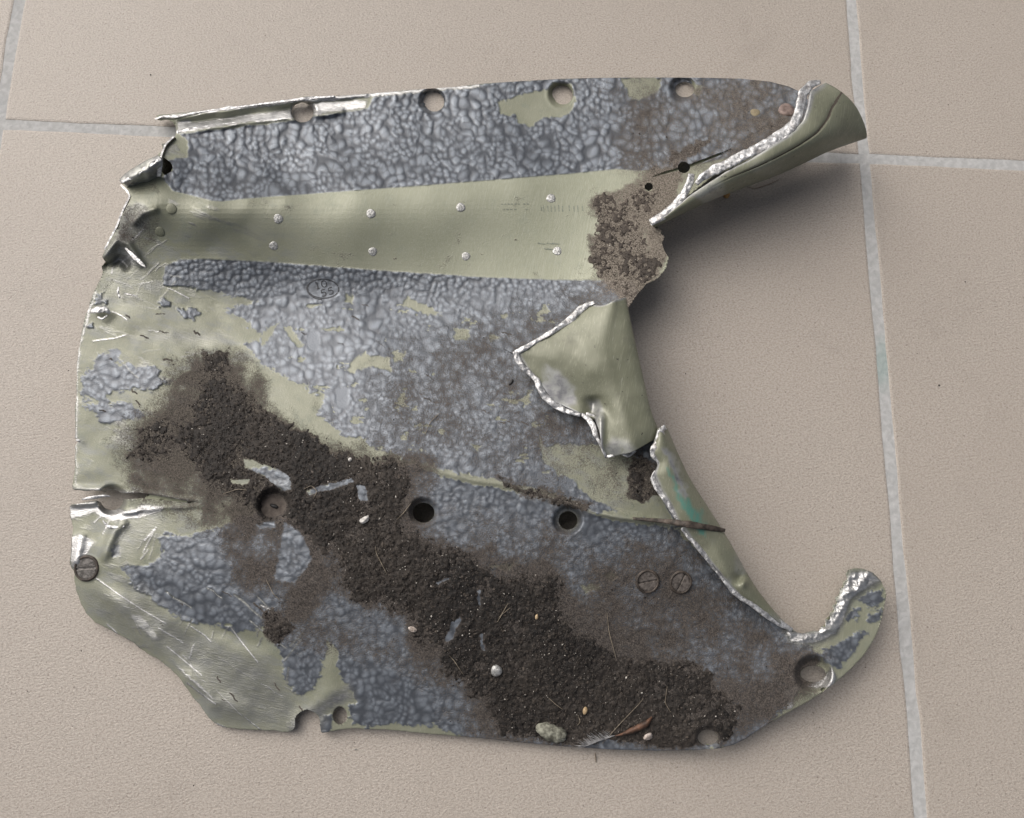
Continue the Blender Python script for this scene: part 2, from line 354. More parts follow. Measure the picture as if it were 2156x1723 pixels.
# ------------------------------------------------------------------ the panel: base surface from surveyed heights (mm)
HP = np.array([
 (330,250,7),(450,232,7),(560,218,6),(640,208,5),(760,199,5),(860,190,5),(1000,178,5),(1100,171,5),(1240,165,6),(1380,164,7),(1560,166,10),(1685,195,15),
 (372,268,9),(500,256,8),(640,244,5.5),(775,226,5.5),(915,225,5),(1186,212,5.5),(1443,195,8),
 (350,318,20),(345,350,27),(400,345,20),(450,342,16),(500,335,12.5),(600,330,9),(750,315,8.5),(900,290,9),(1100,280,10),(1300,275,13),(1500,260,17),(1620,240,18),(400,380,24),(500,380,18),(600,380,14),
 (300,392,29),(254,390,28),(330,428,34),(290,418,32),(440,428,34),(520,424,31),(600,418,28),(750,404,26),(900,392,24),(1100,374,22),(1300,357,21),(1366,394,26),(1440,352,25),
 (248,481,24),(223,525,19),(215,545,16),(205,600,15),(190,650,14),(170,720,13),(160,800,12),(158,930,12),(156,1030,12),
 (330,490,22),(440,470,30),(440,520,18),(520,470,26.5),(600,450,27.5),(600,520,18.5),(800,440,26),(800,510,19),(970,430,24.5),(970,500,18.5),(1100,480,20),(1250,500,23),(1350,490,29),
 (330,550,15),(440,580,12.5),(600,580,11),(800,580,12),(450,630,8.5),(600,640,7.5),(800,645,10),(970,585,13.5),(970,650,14),(1100,590,17),(1100,660,19),(1200,600,21.5),(1375,475,31),(1405,550,34),(1320,650,34),
 (300,700,14),(450,700,11),(600,700,10),(780,720,16),(1000,740,23),(1200,740,31),(1330,750,34),(1385,905,35),
 (300,880,16),(500,850,20),(500,930,24),(800,880,28),(1050,890,35),(1250,900,36),
 (240,1030,13),(420,1055,21),(650,1020,29),(890,1000,34.5),(1050,1030,36.5),(1250,1085,37),(1450,1110,33),(1520,1115,30),
 (155,1100,11),(150,1180,11),(160,1240,9),(200,1310,6.5),(300,1370,4.5),(370,1420,4),(430,1505,3.5),(560,1538,4),(640,1545,4.5),
 (300,1150,15),(450,1180,20),(575,1065,25),(720,1070,29.5),(888,1078,32.5),(1195,1095,36),(600,1250,21),(900,1250,26),(1200,1230,29),(1450,1230,26),
 (250,1240,13),(330,1320,10),(450,1400,8.5),(560,1470,6.5),(450,1290,14),
 (700,1400,12),(900,1400,15),(1150,1400,18),(1400,1380,18),(1600,1320,19),(1690,1332,18),(1760,1260,17),(1820,1205,19),(1860,1285,18),(1790,1410,17),(1712,1418,20),(1600,1450,17),
 (716,1507,7),(850,1530,5.5),(1000,1553,5),(1150,1566,5),(1280,1578,7),(1460,1580,10),(1560,1562,11),(1490,1520,14),(1490,1570,12),(1250,1500,10),(1000,1480,9.5),
], float)
def zq(z): return 3.0 + (np.asarray(z, float) - 3.0) * 0.80      # the panel lies a little flatter than first surveyed
HP[:, 2] = zq(HP[:, 2])
def tps_fit(P, lam=25.0):
    X = P[:, :2] / 100.0; n = len(X)
    r2 = ((X[:, None] - X[None]) ** 2).sum(2)
    K = np.where(r2 > 0, 0.5 * r2 * np.log(np.maximum(r2, 1e-12)), 0) + np.eye(n) * lam * 1e-3
    A = np.column_stack([np.ones(n), X]); M = np.block([[K, A], [A.T, np.zeros((3, 3))]])
    return X, np.linalg.solve(M, np.concatenate([P[:, 2], np.zeros(3)]))
_X, _W = tps_fit(HP)
def tps(u, v):
    x = np.ravel(u) / 100.0; y = np.ravel(v) / 100.0; o = np.empty(x.shape)
    for s in range(0, len(x), 20000):
        r2 = (x[s:s+20000, None] - _X[:, 0]) ** 2 + (y[s:s+20000, None] - _X[:, 1]) ** 2
        K = 0.5 * r2 * np.log(np.maximum(r2, 1e-12))
        o[s:s+20000] = K @ _W[:-3] + _W[-3] + _W[-2] * x[s:s+20000] + _W[-1] * y[s:s+20000]
    return o.reshape(np.shape(u))
CG_U = np.arange(100, 1921, 10.0); CG_V = np.arange(120, 1631, 10.0)
_gu, _gv = np.meshgrid(CG_U, CG_V, indexing='ij'); _CG = tps(_gu, _gv)
def bil(G, u, v, u0, v0, st):
    x = np.clip((np.asarray(u) - u0) / st, 0, G.shape[0] - 1.001); y = np.clip((np.asarray(v) - v0) / st, 0, G.shape[1] - 1.001)
    i = x.astype(int); j = y.astype(int); fx = x - i; fy = y - j
    return (G[i, j] * (1 - fx) + G[i + 1, j] * fx) * (1 - fy) + (G[i, j + 1] * (1 - fx) + G[i + 1, j + 1] * fx) * fy
def base_h(u, v): return bil(_CG, u, v, 100, 120, 10.0)      # mm

OUTLINE = [(325,250),(334,243),(352,240),(400,236),(480,227),(560,216),(640,207),(700,203),(780,197),(860,190),(960,183),(1020,176),(1100,171),(1190,166),(1280,164),(1380,163.5),(1480,164),
 (1560,166),(1620,172),(1660,182),(1690,196),(1712,225),(1690,270),(1640,310),(1580,335),(1500,372),(1440,420),(1378,477),(1393,484),(1391,492),(1399,498),(1394,512),(1398,527),(1408,543),
 (1402,566),(1388,583),(1380,590),(1362,598),(1345,616),(1333,633),(1322,650),(1318,662),(1330,700),(1342,760),(1360,850),(1378,905),(1392,940),(1420,990),(1466,1060),(1505,1120),(1545,1200),
 (1600,1278),(1640,1318),(1665,1330),(1690,1334),(1712,1328),(1722,1330),(1730,1318),(1738,1322),(1738,1303),(1748,1306),(1746,1290),(1756,1288),(1752,1274),(1763,1272),(1757,1258),(1767,1254),(1768,1240),(1776,1236),
 (1774,1226),(1784,1220),(1780,1208),(1786,1200),(1800,1196),(1818,1198),(1838,1206),(1854,1222),(1864,1242),(1866,1256),(1861,1280),(1856,1305),(1848,1330),(1837,1352),(1818,1381),(1790,1410),(1756,1440),
 (1740,1452),(1733,1447),(1727,1452),(1732,1458),(1700,1478),(1650,1505),(1600,1535),(1570,1556),(1545,1568),(1515,1576),(1460,1580),(1380,1581),(1280,1578),(1180,1571),(1080,1562),(1000,1553),(900,1545),(800,1536),
 (740,1534),(690,1540),(678,1543),(674,1528),(672,1512),(664,1500),(648,1495),(630,1500),(621,1512),(622,1528),(618,1538),(606,1543),(580,1538),(540,1538),(500,1535),(470,1530),(450,1521),(436,1506),(418,1482),(400,1460),(380,1430),
 (360,1408),(335,1390),(310,1376),(280,1354),(256,1340),(225,1323),(200,1311),(182,1292),(172,1272),(160,1242),(155,1216),(158,1204),(150,1196),(146,1184),(149,1160),(151,1130),(155,1110),(148,1090),(146,1068),(150,1062),
 (176,1058),(200,1054),(216,1060),(222,1062),(230,1051),(226,1040),(214,1033.5),(190,1033),(158,1033),(152,1031),(157,985),(158,940),(166,929),(158,922),(158,880),(162,800),(161,770),(166,735),(172,700),(178,672),(185,655),(189,640),(200,610),(212,590),(217,572),
 (214,560),(226,556),(217,545),(214,540),(222,525),(234,503),(248,481),(258,452),(272,425),(276,414),(270,400),(258,388),(300,362),(330,342),(340,334),(331,330),(336,322),(343,320),(342,310),(339,303),(352,301),(364,296),(371,285),(372,276),(368,262),(360,254),(349,250),(338,254)]
HOLES = [(637,237,23,21),(915,215,20.5,20),(1186,201,20,19.5),(1442,189,20,16),(236,1053,24,21.5),(577,1064,25,24),(892,1080,23,21),(1196,1096,20,19.5),(716,1507,15,19),(1490,1553,21,16),(1712,1419,27,17),(1366,394,9,9),(1440,353,13,12)]
DIMPLES = [(910,213,29,6.5),(1181,199,28,6.5),(1437,186,29,6),(577,1064,40,7),(890,1078,32,5),(1195,1095,33,6),(1712,1419,42,8),(1490,1553,28,3),(236,1053,34,6),(640,237,28,4),(181,1196,26,0.1)]
PIT = [(339,333),(350,334),(358,341),(364,350),(362,360),(350,367),(338,372)]
SLITS = [[(232,1046),(300,1044),(360,1052),(423,1061)], [(1341,383),(1400,364),(1452,350),(1540,315)]]
STEP = 2.0
GU = np.arange(130, 1880 + STEP, STEP); GV = np.arange(150, 1600 + STEP, STEP)
U, V = np.meshgrid(GU, GV, indexing='ij')

# coverage and dirt fields -------------------------------------------------
wu = (fbm(U, V, 26, 1, 4, 0.6) - 0.5) * 22 + (vnoise(U, V, 5, 9) - 0.5) * 7
wv = (fbm(U, V, 26, 2, 4, 0.6) - 0.5) * 22 + (vnoise(U, V, 5, 10) - 0.5) * 7
HAM = {
 'upper': [(377,282),(640,252),(700,240),(775,228),(790,199),(860,191),(960,182),(1100,170),(1280,162),(1480,160),(1700,170),(1715,230),(1640,310),(1440,352),(1345,360),(1300,356),(1200,366),(1100,374),(900,390),(700,405),(520,418),(470,424),(445,423),(400,411),(364,402),(345,380),(345,338),(392,332),(394,305)],
 'lower': [(347,561),(378,547),(430,545),(560,552),(700,562),(850,573),(1000,583),(1150,589),(1330,592),(1345,616),(1330,760),(1385,910),(1430,1110),(1330,1078),(1260,1080),(1200,1052),(1105,1023),(958,998),(860,968),(793,940),(727,915),(670,876),(681,834),(628,808),(579,782),(545,762),(518,723),(545,707),(512,671),(463,660),(512,643),(542,635),(512,627),(450,612),(386,603),(344,602)],
 'below': [(334,1135),(347,1122),(400,1128),(470,1112),(600,1050),(860,978),(958,1006),(1105,1036),(1200,1063),(1260,1092),(1420,1115),(1500,1190),(1600,1290),(1680,1340),(1730,1380),(1650,1500),(1560,1575),(1280,1595),(1000,1565),(922,1530),(848,1525),(781,1532),(740,1528),(737,1495),(747,1468),(740,1451),(713,1420),(710,1377),(692,1349),(680,1417),(660,1448),(636,1461),(599,1424),(589,1367),(552,1322),(502,1328),(441,1313),(401,1313),(361,1293),(320,1263),(293,1236),(257,1209),(253,1192),(320,1189),(347,1162)],
 'isle': [(168,797),(196,764),(204,742),(251,737),(251,757),(223,764),(287,769),(336,778),(333,795),(358,806),(320,819),(281,816),(243,822),(226,844),(171,841)],
 'isle2': [(171,858),(193,850),(276,850),(298,869),(270,888),(215,888),(196,869)],
 'isle3': [(180,680),(199,680),(197,702),(180,697)], 'isle4': [(375,652),(421,655),(412,676),(380,670)], 'isle5': [(339,632),(362,636),(358,648),(342,646)],
 'isle6': [(676,1505),(703,1508),(700,1538),(678,1540)], 'isle7': [(193,624),(215,622),(222,640),(195,640)],
 'hook': [(1726,1374),(1759,1360),(1787,1343),(1820,1324),(1827,1332),(1806,1365),(1779,1396),(1751,1409),(1732,1398)],
 'hook2': [(1805,1262),(1835,1244),(1858,1246),(1856,1276),(1832,1278)], 'hook3': [(1778,1300),(1817,1274),(1812,1296),(1788,1312)], 'hook4': [(1832,1290),(1852,1288),(1846,1314),(1828,1310)],
 'bits': [(515,985),(560,978),(600,996),(622,1004),(626,1046),(592,1040),(562,1012)], 'bits2': [(636,1036),(700,1012),(745,1002),(780,1020),(780,1060),(750,1060),(742,1022),(690,1042)], 'bits3': [(585,1085),(660,1130),(670,1200),(600,1240),(560,1200),(560,1130)],
 'isle8': [(233,1150),(250,1152),(250,1172),(236,1170)],
}
BARE = [
 [(1047,214),(1082,204),(1151,188),(1165,176),(1205,182),(1215,215),(1198,241),(1154,247),(1118,263),(1093,258),(1088,241),(1055,240)],
 [(1308,166),(1390,164),(1385,195),(1344,209),(1322,200)], [(1455,166),(1478,185),(1474,202),(1458,196)],
 [(1132,918),(1154,940),(1250,935),(1330,955),(1375,985),(1400,1060),(1425,1103),(1300,1080),(1240,1045),(1212,1020),(1176,998),(1148,973)],
 [(599,689),(617,687),(639,729),(630,730),(608,706)], [(548,703),(590,676),(572,703),(555,728)], [(725,619),(741,621),(741,638),(727,638)],
 [(854,627),(895,643),(931,665),(901,663),(848,646)], [(736,762),(769,742),(782,745),(824,756),(821,785),(788,773),(736,783)], [(829,744),(854,742),(848,764),(832,764)],
 [(956,690),(988,695),(985,716),(955,716)], [(1030,704),(1052,708),(1030,718)], [(675,693),(711,692),(695,700)],
 [(880,972),(958,996),(1105,1021),(1200,1050),(1230,1066),(1200,1068),(1105,1040),(958,1010),(890,990)],
 [(1272,1212),(1290,1206),(1300,1216),(1285,1226)], [(1225,1236),(1260,1230),(1262,1244),(1232,1246)], [(1020,1190),(1090,1184),(1075,1200)], [(990,938),(1012,936),(1004,948)],
 [(340,302),(377,282),(394,300),(394,330),(345,334)],
 [(640,1530),(700,1545),(1010,1555),(1000,1566),(640,1560)],
]
ham = np.zeros(U.shape)
flk = 26 * (fbm(U * 0.8 + V * 0.4, V * 1.5 - U * 0.3, 15, 201, 4, 0.65) - 0.5)      # flakes chipped off along the edge
flk = np.where(np.abs(flk) > 2.5, flk, flk * 0.3)
for k, p in HAM.items():
    w = 0.22 if k == 'upper' else (0.75 if k in ('lower', 'below') else 0.85)
    edge = sst(80, 20, np.abs(V - (418 - 0.062 * (U - 500)))) if k == 'upper' else sst(60, 15, np.abs(V - (550 + 0.05 * (U - 400)))) if k == 'lower' else 0.0
    ww = w * (1 - 0.8 * edge)
    d = sdf(U + wu * ww, V + wv * ww, p, 60) + (flk * (0.25 if k == 'upper' else 1.0)) * (1 - edge); ham = np.maximum(ham, sst(1.5, -1.5, d))
for p in BARE:
    d = sdf(U + wu * 0.7, V + wv * 0.7, p, 40); ham = np.minimum(ham, sst(-1.5, 1.5, d))
# stray flakes along the lower boundaries
fl = fbm(U * 0.9 + V * 0.35, V * 1.7 - U * 0.2, 34, 41, 4, 0.6)
ham = np.where((fl > 0.725) & (sdf(U, V, HAM['lower'], 60) < -4) & (V > 640), 0.0, ham)

MET = [   # polygon, amount, softness
 ([(372,256),(420,248),(560,232),(640,216),(700,212),(773,212),(772,228),(700,238),(640,250),(500,262),(420,274),(372,282)], 0.95, 5),
 ([(325,252),(360,240),(480,226),(640,206),(770,197),(1010,176),(1010,184),(770,206),(640,216),(480,234),(372,246)], 0.95, 3),
 ([(146,1062),(215,1054),(262,1076),(300,1064),(345,1066),(340,1080),(262,1098),(230,1100),(200,1080),(150,1094)], 1.0, 6),
 ([(150,1030),(240,1026),(300,1040),(400,1050),(400,1058),(300,1046),(200,1036)], 0.9, 6),
 ([(148,1190),(152,1130),(172,1124),(200,1140),(190,1160),(172,1180),(160,1200)], 1.0, 5),
 ([(225,1135),(240,1100),(330,1080),(350,1100),(300,1150),(240,1190)], 0.45, 26),
 ([(195,1245),(300,1240),(330,1290),(420,1340),(560,1390),(620,1480),(640,1530),(470,1520),(390,1420),(300,1340)], 0.5, 30),
 ([(160,1240),(200,1250),(260,1300),(320,1370),(250,1335),(180,1280)], 0.35, 18),
 ([(265,1285),(300,1290),(330,1330),(340,1352),(320,1352),(290,1325)], 0.75, 8),
 ([(355,1386),(372,1398),(420,1440),(460,1478),(440,1470),(390,1425)], 0.9, 6),
 ([(600,1520),(640,1495),(690,1470),(735,1440),(745,1470),(690,1500),(676,1545),(610,1545)], 0.7, 14),
 ([(215,560),(240,500),(300,520),(330,600),(300,660),(210,640)], 0.35, 26),
 ([(280,690),(420,690),(500,720),(420,735),(300,720)], 0.4, 18),
 ([(215,540),(250,500),(275,520),(300,555),(280,565),(240,560)], 0.7, 8),
 ([(1650,1325),(1690,1334),(1722,1326),(1748,1295),(1768,1250),(1790,1205),(1830,1200),(1856,1225),(1820,1245),(1795,1265),(1780,1300),(1760,1335),(1720,1356),(1690,1362),(1660,1350)], 0.95, 10),
 ([(1726,1432),(1750,1405),(1762,1430),(1752,1448),(1735,1450),(1715,1450),(1690,1444)], 1.0, 4),
 ([(1640,1456),(1676,1440),(1686,1450),(1672,1462),(1668,1490),(1655,1494),(1660,1470)], 1.0, 3),
 ([(1100,1032),(1180,1052),(1250,1075),(1240,1086),(1170,1066),(1090,1042)], 0.4, 8),
 ([(158,1020),(160,760),(175,690),(200,610),(206,612),(182,690),(166,760),(163,1020)], 0.8, 3),
 ([(560,1030),(520,1010),(640,1010),(640,1040)], 0.2, 10),
]
met = np.zeros(U.shape)
for p, a, s in MET:
    met = np.maximum(met, a * sst(s, -s, sdf(U + wu * 0.4, V + wv * 0.4, p, 60)))
for hx, hy, rx, ry in HOLES[4:5] + HOLES[7:8]:
    dd = np.hypot((U - hx) / rx, (V - hy) / ry); met = np.maximum(met, 0.6 * sst(1.5, 1.1, dd))
sn = fbm(U * 0.45 + V * 0.25, V * 1.5 - U * 0.6, 30, 71, 4, 0.6)
met = np.maximum(met, 0.55 * sst(0.60, 0.72, sn) * (1 - ham) * sst(560, 330, U + 0.15 * (V - 900)))
met = np.maximum(met, 0.62 * sst(12, -12, sdf(U + wu * 0.6, V + wv * 0.6, [(262,428),(302,424),(322,450),(292,500),(252,532),(228,530)], 40)))
rs = random.Random(5); nick = np.zeros(U.shape)
def strokes(n, box, ang, ln, wid, tgt, amt):
    for _ in range(n):
        x, y = rs.uniform(box[0], box[2]), rs.uniform(box[1], box[3]); a = math.radians(ang + rs.gauss(0, 13)); l = rs.uniform(*ln)
        pts = [(x + math.cos(a) * l * t + rs.gauss(0, 1.0), y + math.sin(a) * l * t + 3 * math.sin(t * 3) * rs.uniform(-1, 1)) for t in (0, 0.33, 0.66, 1)]
        w_ = rs.uniform(*wid); np.maximum(tgt, amt * rs.uniform(0.6, 1.1) * sst(w_ + 1.2, w_ - 0.6, pdist(U, V, pts, 8)), out=tgt)
strokes(28, (190,1235,620,1530), 38, (20,95), (0.8,1.8), met, 0.95); strokes(12, (330,1330,620,1500), -62, (15,60), (0.8,1.6), met, 0.9)
strokes(10, (190,1090,320,1210), -58, (20,70), (0.9,2.2), met, 0.85); strokes(16, (190,580,400,760), 12, (20,80), (0.8,1.7), met, 0.8); strokes(16, (220,500,340,640), -50, (15,60), (0.8,1.8), met, 0.85)
strokes(12, (190,1240,640,1530), 48, (6,24), (0.8,1.6), nick, 1.2); strokes(14, (180,640,470,900), 20, (6,22), (0.8,1.5), nick, 1.1); strokes(14, (620,640,1240,900), 25, (8,26), (0.7,1.3), nick, 0.9); strokes(8, (480,420,1200,560), 10, (5,14), (0.6,1.1), nick, 0.6)
strokes(1, (200,1216,202,1218), 41, (175,176), (1.2,1.3), met, 1.2)
met *= 1 - 0.92 * sst(3, -3, sdf(U + wu * 0.15, V + wv * 0.15, [(392,248),(480,236),(612,219),(612,230),(480,248),(405,258)], 30))
ham = ham * (1 - sst(0.5, 0.8, met))

DUST = [  # polygon, amount, softness px
 ([(1240,150),(1700,150),(1720,300),(1440,420),(1330,385),(1260,300)], 0.60, 60),
 ([(1330,385),(1450,340),(1600,250),(1690,215),(1660,300),(1480,372)], 0.78, 30),
 ([(1245,405),(1262,398),(1290,402),(1330,388),(1370,360),(1440,352),(1420,480),(1415,560),(1330,660),(1270,610),(1240,540),(1262,480)], 1.05, 14),
 ([(860,700),(1340,560),(1345,760),(1385,920),(1350,1090),(1100,1030),(880,960),(760,930),(760,820)], 0.52, 90),
 ([(1050,640),(1340,580),(1340,700),(1200,640)], 0.55, 60),
 ([(1130,920),(1380,950),(1390,1080),(1230,1050)], 0.40, 30),
 ([(1310,965),(1385,960),(1390,1050),(1320,1050)], 0.85, 14),
 ([(240,930),(330,850),(360,770),(430,735),(500,740),(560,850),(700,930),(900,980),(900,1110),(980,1130),(1200,1190),(1300,1310),(1400,1380),(1540,1420),(1560,1580),(1010,1560),(880,1390),(840,1320),(700,1260),(600,1340),(550,1330),(600,1230),(480,1120),(300,1050)], 1.05, 52),
 ([(560,1340),(560,1280),(640,1260),(700,1260),(900,1360),(1000,1500),(940,1530),(880,1440),(760,1390),(650,1400)], 0.50, 50),
 ([(470,1110),(600,1110),(680,1190),(560,1260),(470,1220)], 0.85, 40),
 ([(1180,1180),(1320,1150),(1420,1120),(1520,1200),(1690,1345),(1740,1380),(1700,1480),(1560,1575),(1400,1580),(1200,1300)], 0.76, 70),
 ([(1480,1260),(1600,1300),(1690,1350),(1720,1390),(1660,1420),(1520,1400),(1400,1370),(1440,1300)], 0.88, 40),
 ([(860,1060),(1000,1070),(1180,1110),(1300,1200),(1200,1230),(1000,1130)], 0.55, 50),
 ([(1040,1000),(1100,1020),(1240,1062),(1230,1075),(1120,1050),(1050,1020)], 0.85, 12),
 ([(980,1550),(1540,1560),(1560,1590),(980,1580)], 0.8, 20),
 ([(250,430),(330,430),(340,470),(300,510),(250,500)], 0.55, 14), ([(545,1040),(575,1020),(612,1045),(612,1090),(575,1106),(540,1085)], 1.0, 10), ([(1560,1330),(1740,1372),(1700,1440),(1660,1500),(1500,1560),(1450,1450)], 0.9, 40), ([(590,420),(640,430),(625,448),(585,440)], 0.42, 14), ([(540,425),(690,412),(690,424),(540,436)], 0.2, 8),
 ([(300,880),(420,880),(420,960),(260,990)], 0.6, 40),
 ([(640,800),(720,880),(840,950),(800,960),(680,900)], 0.3, 22),
]
dust = np.full(U.shape, 0.03)
du_ = (fbm(U, V, 80, 121, 4, 0.6) - 0.5) * 75; dv_ = (fbm(U, V, 80, 122, 4, 0.6) - 0.5) * 75
for p, a, s in DUST:
    dust = np.maximum(dust, a * sst(s * 1.0, -s * 0.9, sdf(U + wu * 0.8 + du_, V + wv * 0.8 + dv_, p, 120)))
smu = fbm(U, V * 1.4, 46, 131, 4, 0.65) * sst(0, 40, V - 330) * sst(700, 600, V)
dust = np.maximum(dust, 0.36 * sst(0.56, 0.80, smu) * (1 - ham))
dust *= np.clip(0.30 + 1.35 * fbm(U, V, 64, 31, 5, 0.65) ** 1.15, 0.2, 1.5)
dust = np.maximum(dust, 0.10 * sst(0.5, 0.8, fbm(U, V, 40, 33, 3)))
SCUFF = [[(510,962),(560,975),(610,1000),(616,1030),(590,1035),(560,1005),(515,985)],[(640,1032),(700,1015),(742,1005),(745,1018),(690,1036),(650,1042)],[(745,1020),(772,1022),(776,1058),(752,1056)],[(933,1350),(950,1310),(968,1296),(972,1306),(955,1345),(945,1356)],
 [(915,1228),(945,1214),(950,1220),(922,1234)],[(1003,1240),(1010,1240),(1012,1280),(1004,1276)],[(600,1100),(640,1130),(660,1180),(620,1230),(580,1220),(590,1150)],[(540,1104),(580,1098),(580,1112),(545,1112)],[(1010,1330),(1018,1330),(1024,1372),(1014,1370)],[(480,1008),(530,1010),(520,1024),(490,1020)]]
scuff = np.zeros(U.shape)
for p in SCUFF: scuff = np.maximum(scuff, sst(5, -5, sdf(U + wu * 0.45, V + wv * 0.45, p, 40)))
dust *= 1 - 0.85 * scuff; dust = np.maximum(dust, nick)
tone = sst(120, 30, np.abs(sdf(U, V, [(1245,400),(1440,350),(1420,560),(1330,660),(1250,600)], 160) + 60)) * sst(1180, 1260, U) * sst(760, 640, V)
tone = np.maximum(tone, 0.35 * sst(1250, 1500, U) * sst(420, 330, V))

strip = sst(2, -2, sdf(U, V, [(440,424),(520,418),(700,405),(900,390),(1100,374),(1300,356),(1480,340),(1480,600),(1330,592),(1150,589),(1000,583),(850,573),(700,562),(560,552),(440,546)], 60)) * sst(480, 980, U + 1.6 * (500 - V))  # mask for the painted light: stronger towards the strip's top and right
scf_ = sst(620, 440, U + 0.25 * (V - 900)) * sst(440, 540, V); scf_ = np.maximum(scf_, sst(720, 600, U) * sst(1280, 1380, V)); scf_ = np.maximum(scf_, sst(40, -20, sdf(U, V, [(860,960),(1250,1060),(1420,1110),(1380,940),(1130,915),(1150,1010)], 60)))
# soil thickness field (0..1)
SOIL = [(440,790),(470,790),(520,818),(560,848),(600,880),(660,918),(720,935),(780,942),(850,952),(868,980),(872,1010),(850,1035),(868,1062),(866,1098),(905,1110),(945,1124),(985,1134),(1020,1160),(1060,1188),(1110,1202),(1160,1190),(1190,1200),(1205,1230),(1205,1280),(1230,1310),(1270,1350),(1330,1398),
 (1400,1392),(1440,1382),(1480,1400),(1530,1440),(1562,1500),(1530,1545),(1480,1570),(1380,1577),(1250,1574),(1150,1564),(1060,1548),(1035,1515),(1000,1490),(970,1468),(930,1440),(905,1410),(890,1372),(862,1322),(800,1302),(742,1282),(700,1240),(688,1190),(650,1150),(610,1122),(560,1112),(500,1080),(430,1050),(405,1010),(372,960),(340,930),(362,880),(400,850),(430,830)]
SOIL2 = [[(1320,975),(1350,960),(1385,985),(1390,1040),(1360,1050),(1325,1048)],[(1050,1002),(1100,1022),(1200,1052),(1240,1064),(1226,1074),(1160,1062),(1060,1020)],[(550,1282),(600,1290),(618,1325),(590,1352),(555,1342)],[(300,900),(350,880),(360,950),(320,980),(270,960)],[(430,740),(480,740),(470,790),(420,800)]]
SOIL3 = [[(1255,470),(1300,440),(1340,400),(1400,380),(1380,430),(1350,480),(1370,520),(1330,560),(1270,560)],[(1252,402),(1290,410),(1300,450),(1280,500),(1290,560),(1270,590),(1240,550),(1262,470)],[(1280,520),(1400,540),(1380,590),(1330,640),(1290,600)],[(1400,330),(1450,300),(1500,290),(1460,330),(1420,360)]]
def soil_field(u, v, a, b):
    t = sst(4, -56, sdf(u + a * 1.3 + du_ * 0.5, v + b * 1.3 + dv_ * 0.5, SOIL, 80)) * 1.0
    t = np.maximum(t, 0.9 * sst(12, -22, sdf(u + a * 1.3 + du_ * 0.5, v + b * 1.3 + dv_ * 0.5, [(1040,1470),(1120,1380),(1220,1350),(1330,1395),(1480,1395),(1560,1490),(1530,1560),(1380,1574),(1150,1562),(1050,1545)], 60)))
    t = np.maximum(t, 0.9 * sst(12, -22, sdf(u + a * 1.3 + du_ * 0.5, v + b * 1.3 + dv_ * 0.5, [(430,800),(480,795),(600,880),(720,945),(860,990),(860,1090),(740,1120),(640,1090),(600,1000),(480,960),(400,900)], 60)))
    for p in SOIL2: t = np.maximum(t, 0.55 * sst(14, -12, sdf(u + a * 1.2, v + b * 1.2, p, 50)))
    for p in SOIL3: t = np.maximum(t, 0.50 * sst(10, -10, sdf(u + a * 1.4, v + b * 1.4, p, 40)))
    return t
soil = soil_field(U, V, wu, wv) * (0.30 + 1.25 * fbm(U, V, 50, 51, 4, 0.6)) * (1 - scuff)
for hx, hy, rx, ry in HOLES:
    soil *= sst(1.0, 1.12, np.hypot((U - hx) / rx, (V - hy) / ry))

# relief ------------------------------------------------------------------
H = base_h(U, V)
su_ = (fbm(U, V, 30, 101, 2) - 0.5) * 26; sv_w = (fbm(U, V, 30, 102, 2) - 0.5) * 26
f1, f2, c1 = voro(U + su_, V + sv_w, 35.0, 3, 1.0)
g1, g2, c2 = voro(U + su_ * 0.7, V + sv_w * 0.7, 19.0, 4, 0.9)
k1, k2, c3 = voro(U + su_ * 0.4, V + sv_w * 0.4, 11.0, 6, 0.9)
bd = np.minimum(np.abs(V - (418 - 0.062 * (U - 500))), np.abs(V - (552 + 0.045 * (U - 400))))
big = sst(0.36, 0.60, fbm(U, V, 90, 61, 2)) * sst(10, 60, bd)
small = sst(60, 15, np.abs(V - (560 + 0.045 * (U - 400))))
dome1 = np.clip(1 - (f1 / 0.80) ** 2, 0, 1); dome2 = np.clip(1 - (g1 / 0.78) ** 2, 0, 1); dome3 = np.clip(1 - (k1 / 0.78) ** 2, 0, 1)
w1 = big * (0.3 + 0.7 * c1); w2 = (1 - small) * (0.45 + 0.55 * c2); w3 = 0.35 + 0.35 * small
sel = sst(0.42, 0.58, fbm(U, V, 34, 64, 3)) * (1 - small)              # coarse blobs here, fine ones there
rd2 = np.clip(1 - (g1 / 0.66) ** 2.4, 0, 1); rd3 = np.clip(1 - (k1 / 0.66) ** 2.4, 0, 1)
bub = 0.40 * (1 - small) * w1 * dome1 + sel * 1.0 * (0.55 + 0.45 * c2) * rd2 + (1 - sel) * 0.62 * (0.45 + 0.55 * c3) * rd3
ed = sst(0.30, 0.62, fbm(U, V, 28, 63, 2))
e1 = sst(0.0, 0.11, f2 - f1); e2 = sst(0.0, 0.17, g2 - g1); e3 = sst(0.0, 0.3, k2 - k1)
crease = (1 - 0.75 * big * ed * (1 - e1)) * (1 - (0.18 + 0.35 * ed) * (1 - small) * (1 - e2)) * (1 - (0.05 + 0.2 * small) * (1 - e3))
flat = sst(0.70, 0.78, fbm(U, V, 60, 77, 2)) * sst(600, 700, V) * sst(1300, 1200, V)   # runs where the paint has pooled flat
bub = bub * (1 - 0.85 * flat); crease = crease * (1 - flat) + 0.75 * flat
stampm = sst(1.15, 0.95, np.hypot((U - 680) / 36, (V - 608) / 23)); bub *= 1 - 0.7 * stampm
tops = np.clip((sel * rd2 * (0.35 + 0.65 * dome2 ** 2) * (0.65 + 0.35 * c2) + (1 - sel) * rd3 * (0.35 + 0.65 * dome3 ** 2) * (0.55 + 0.45 * c3)) * (0.72 + 0.35 * dome1), 0, 1)
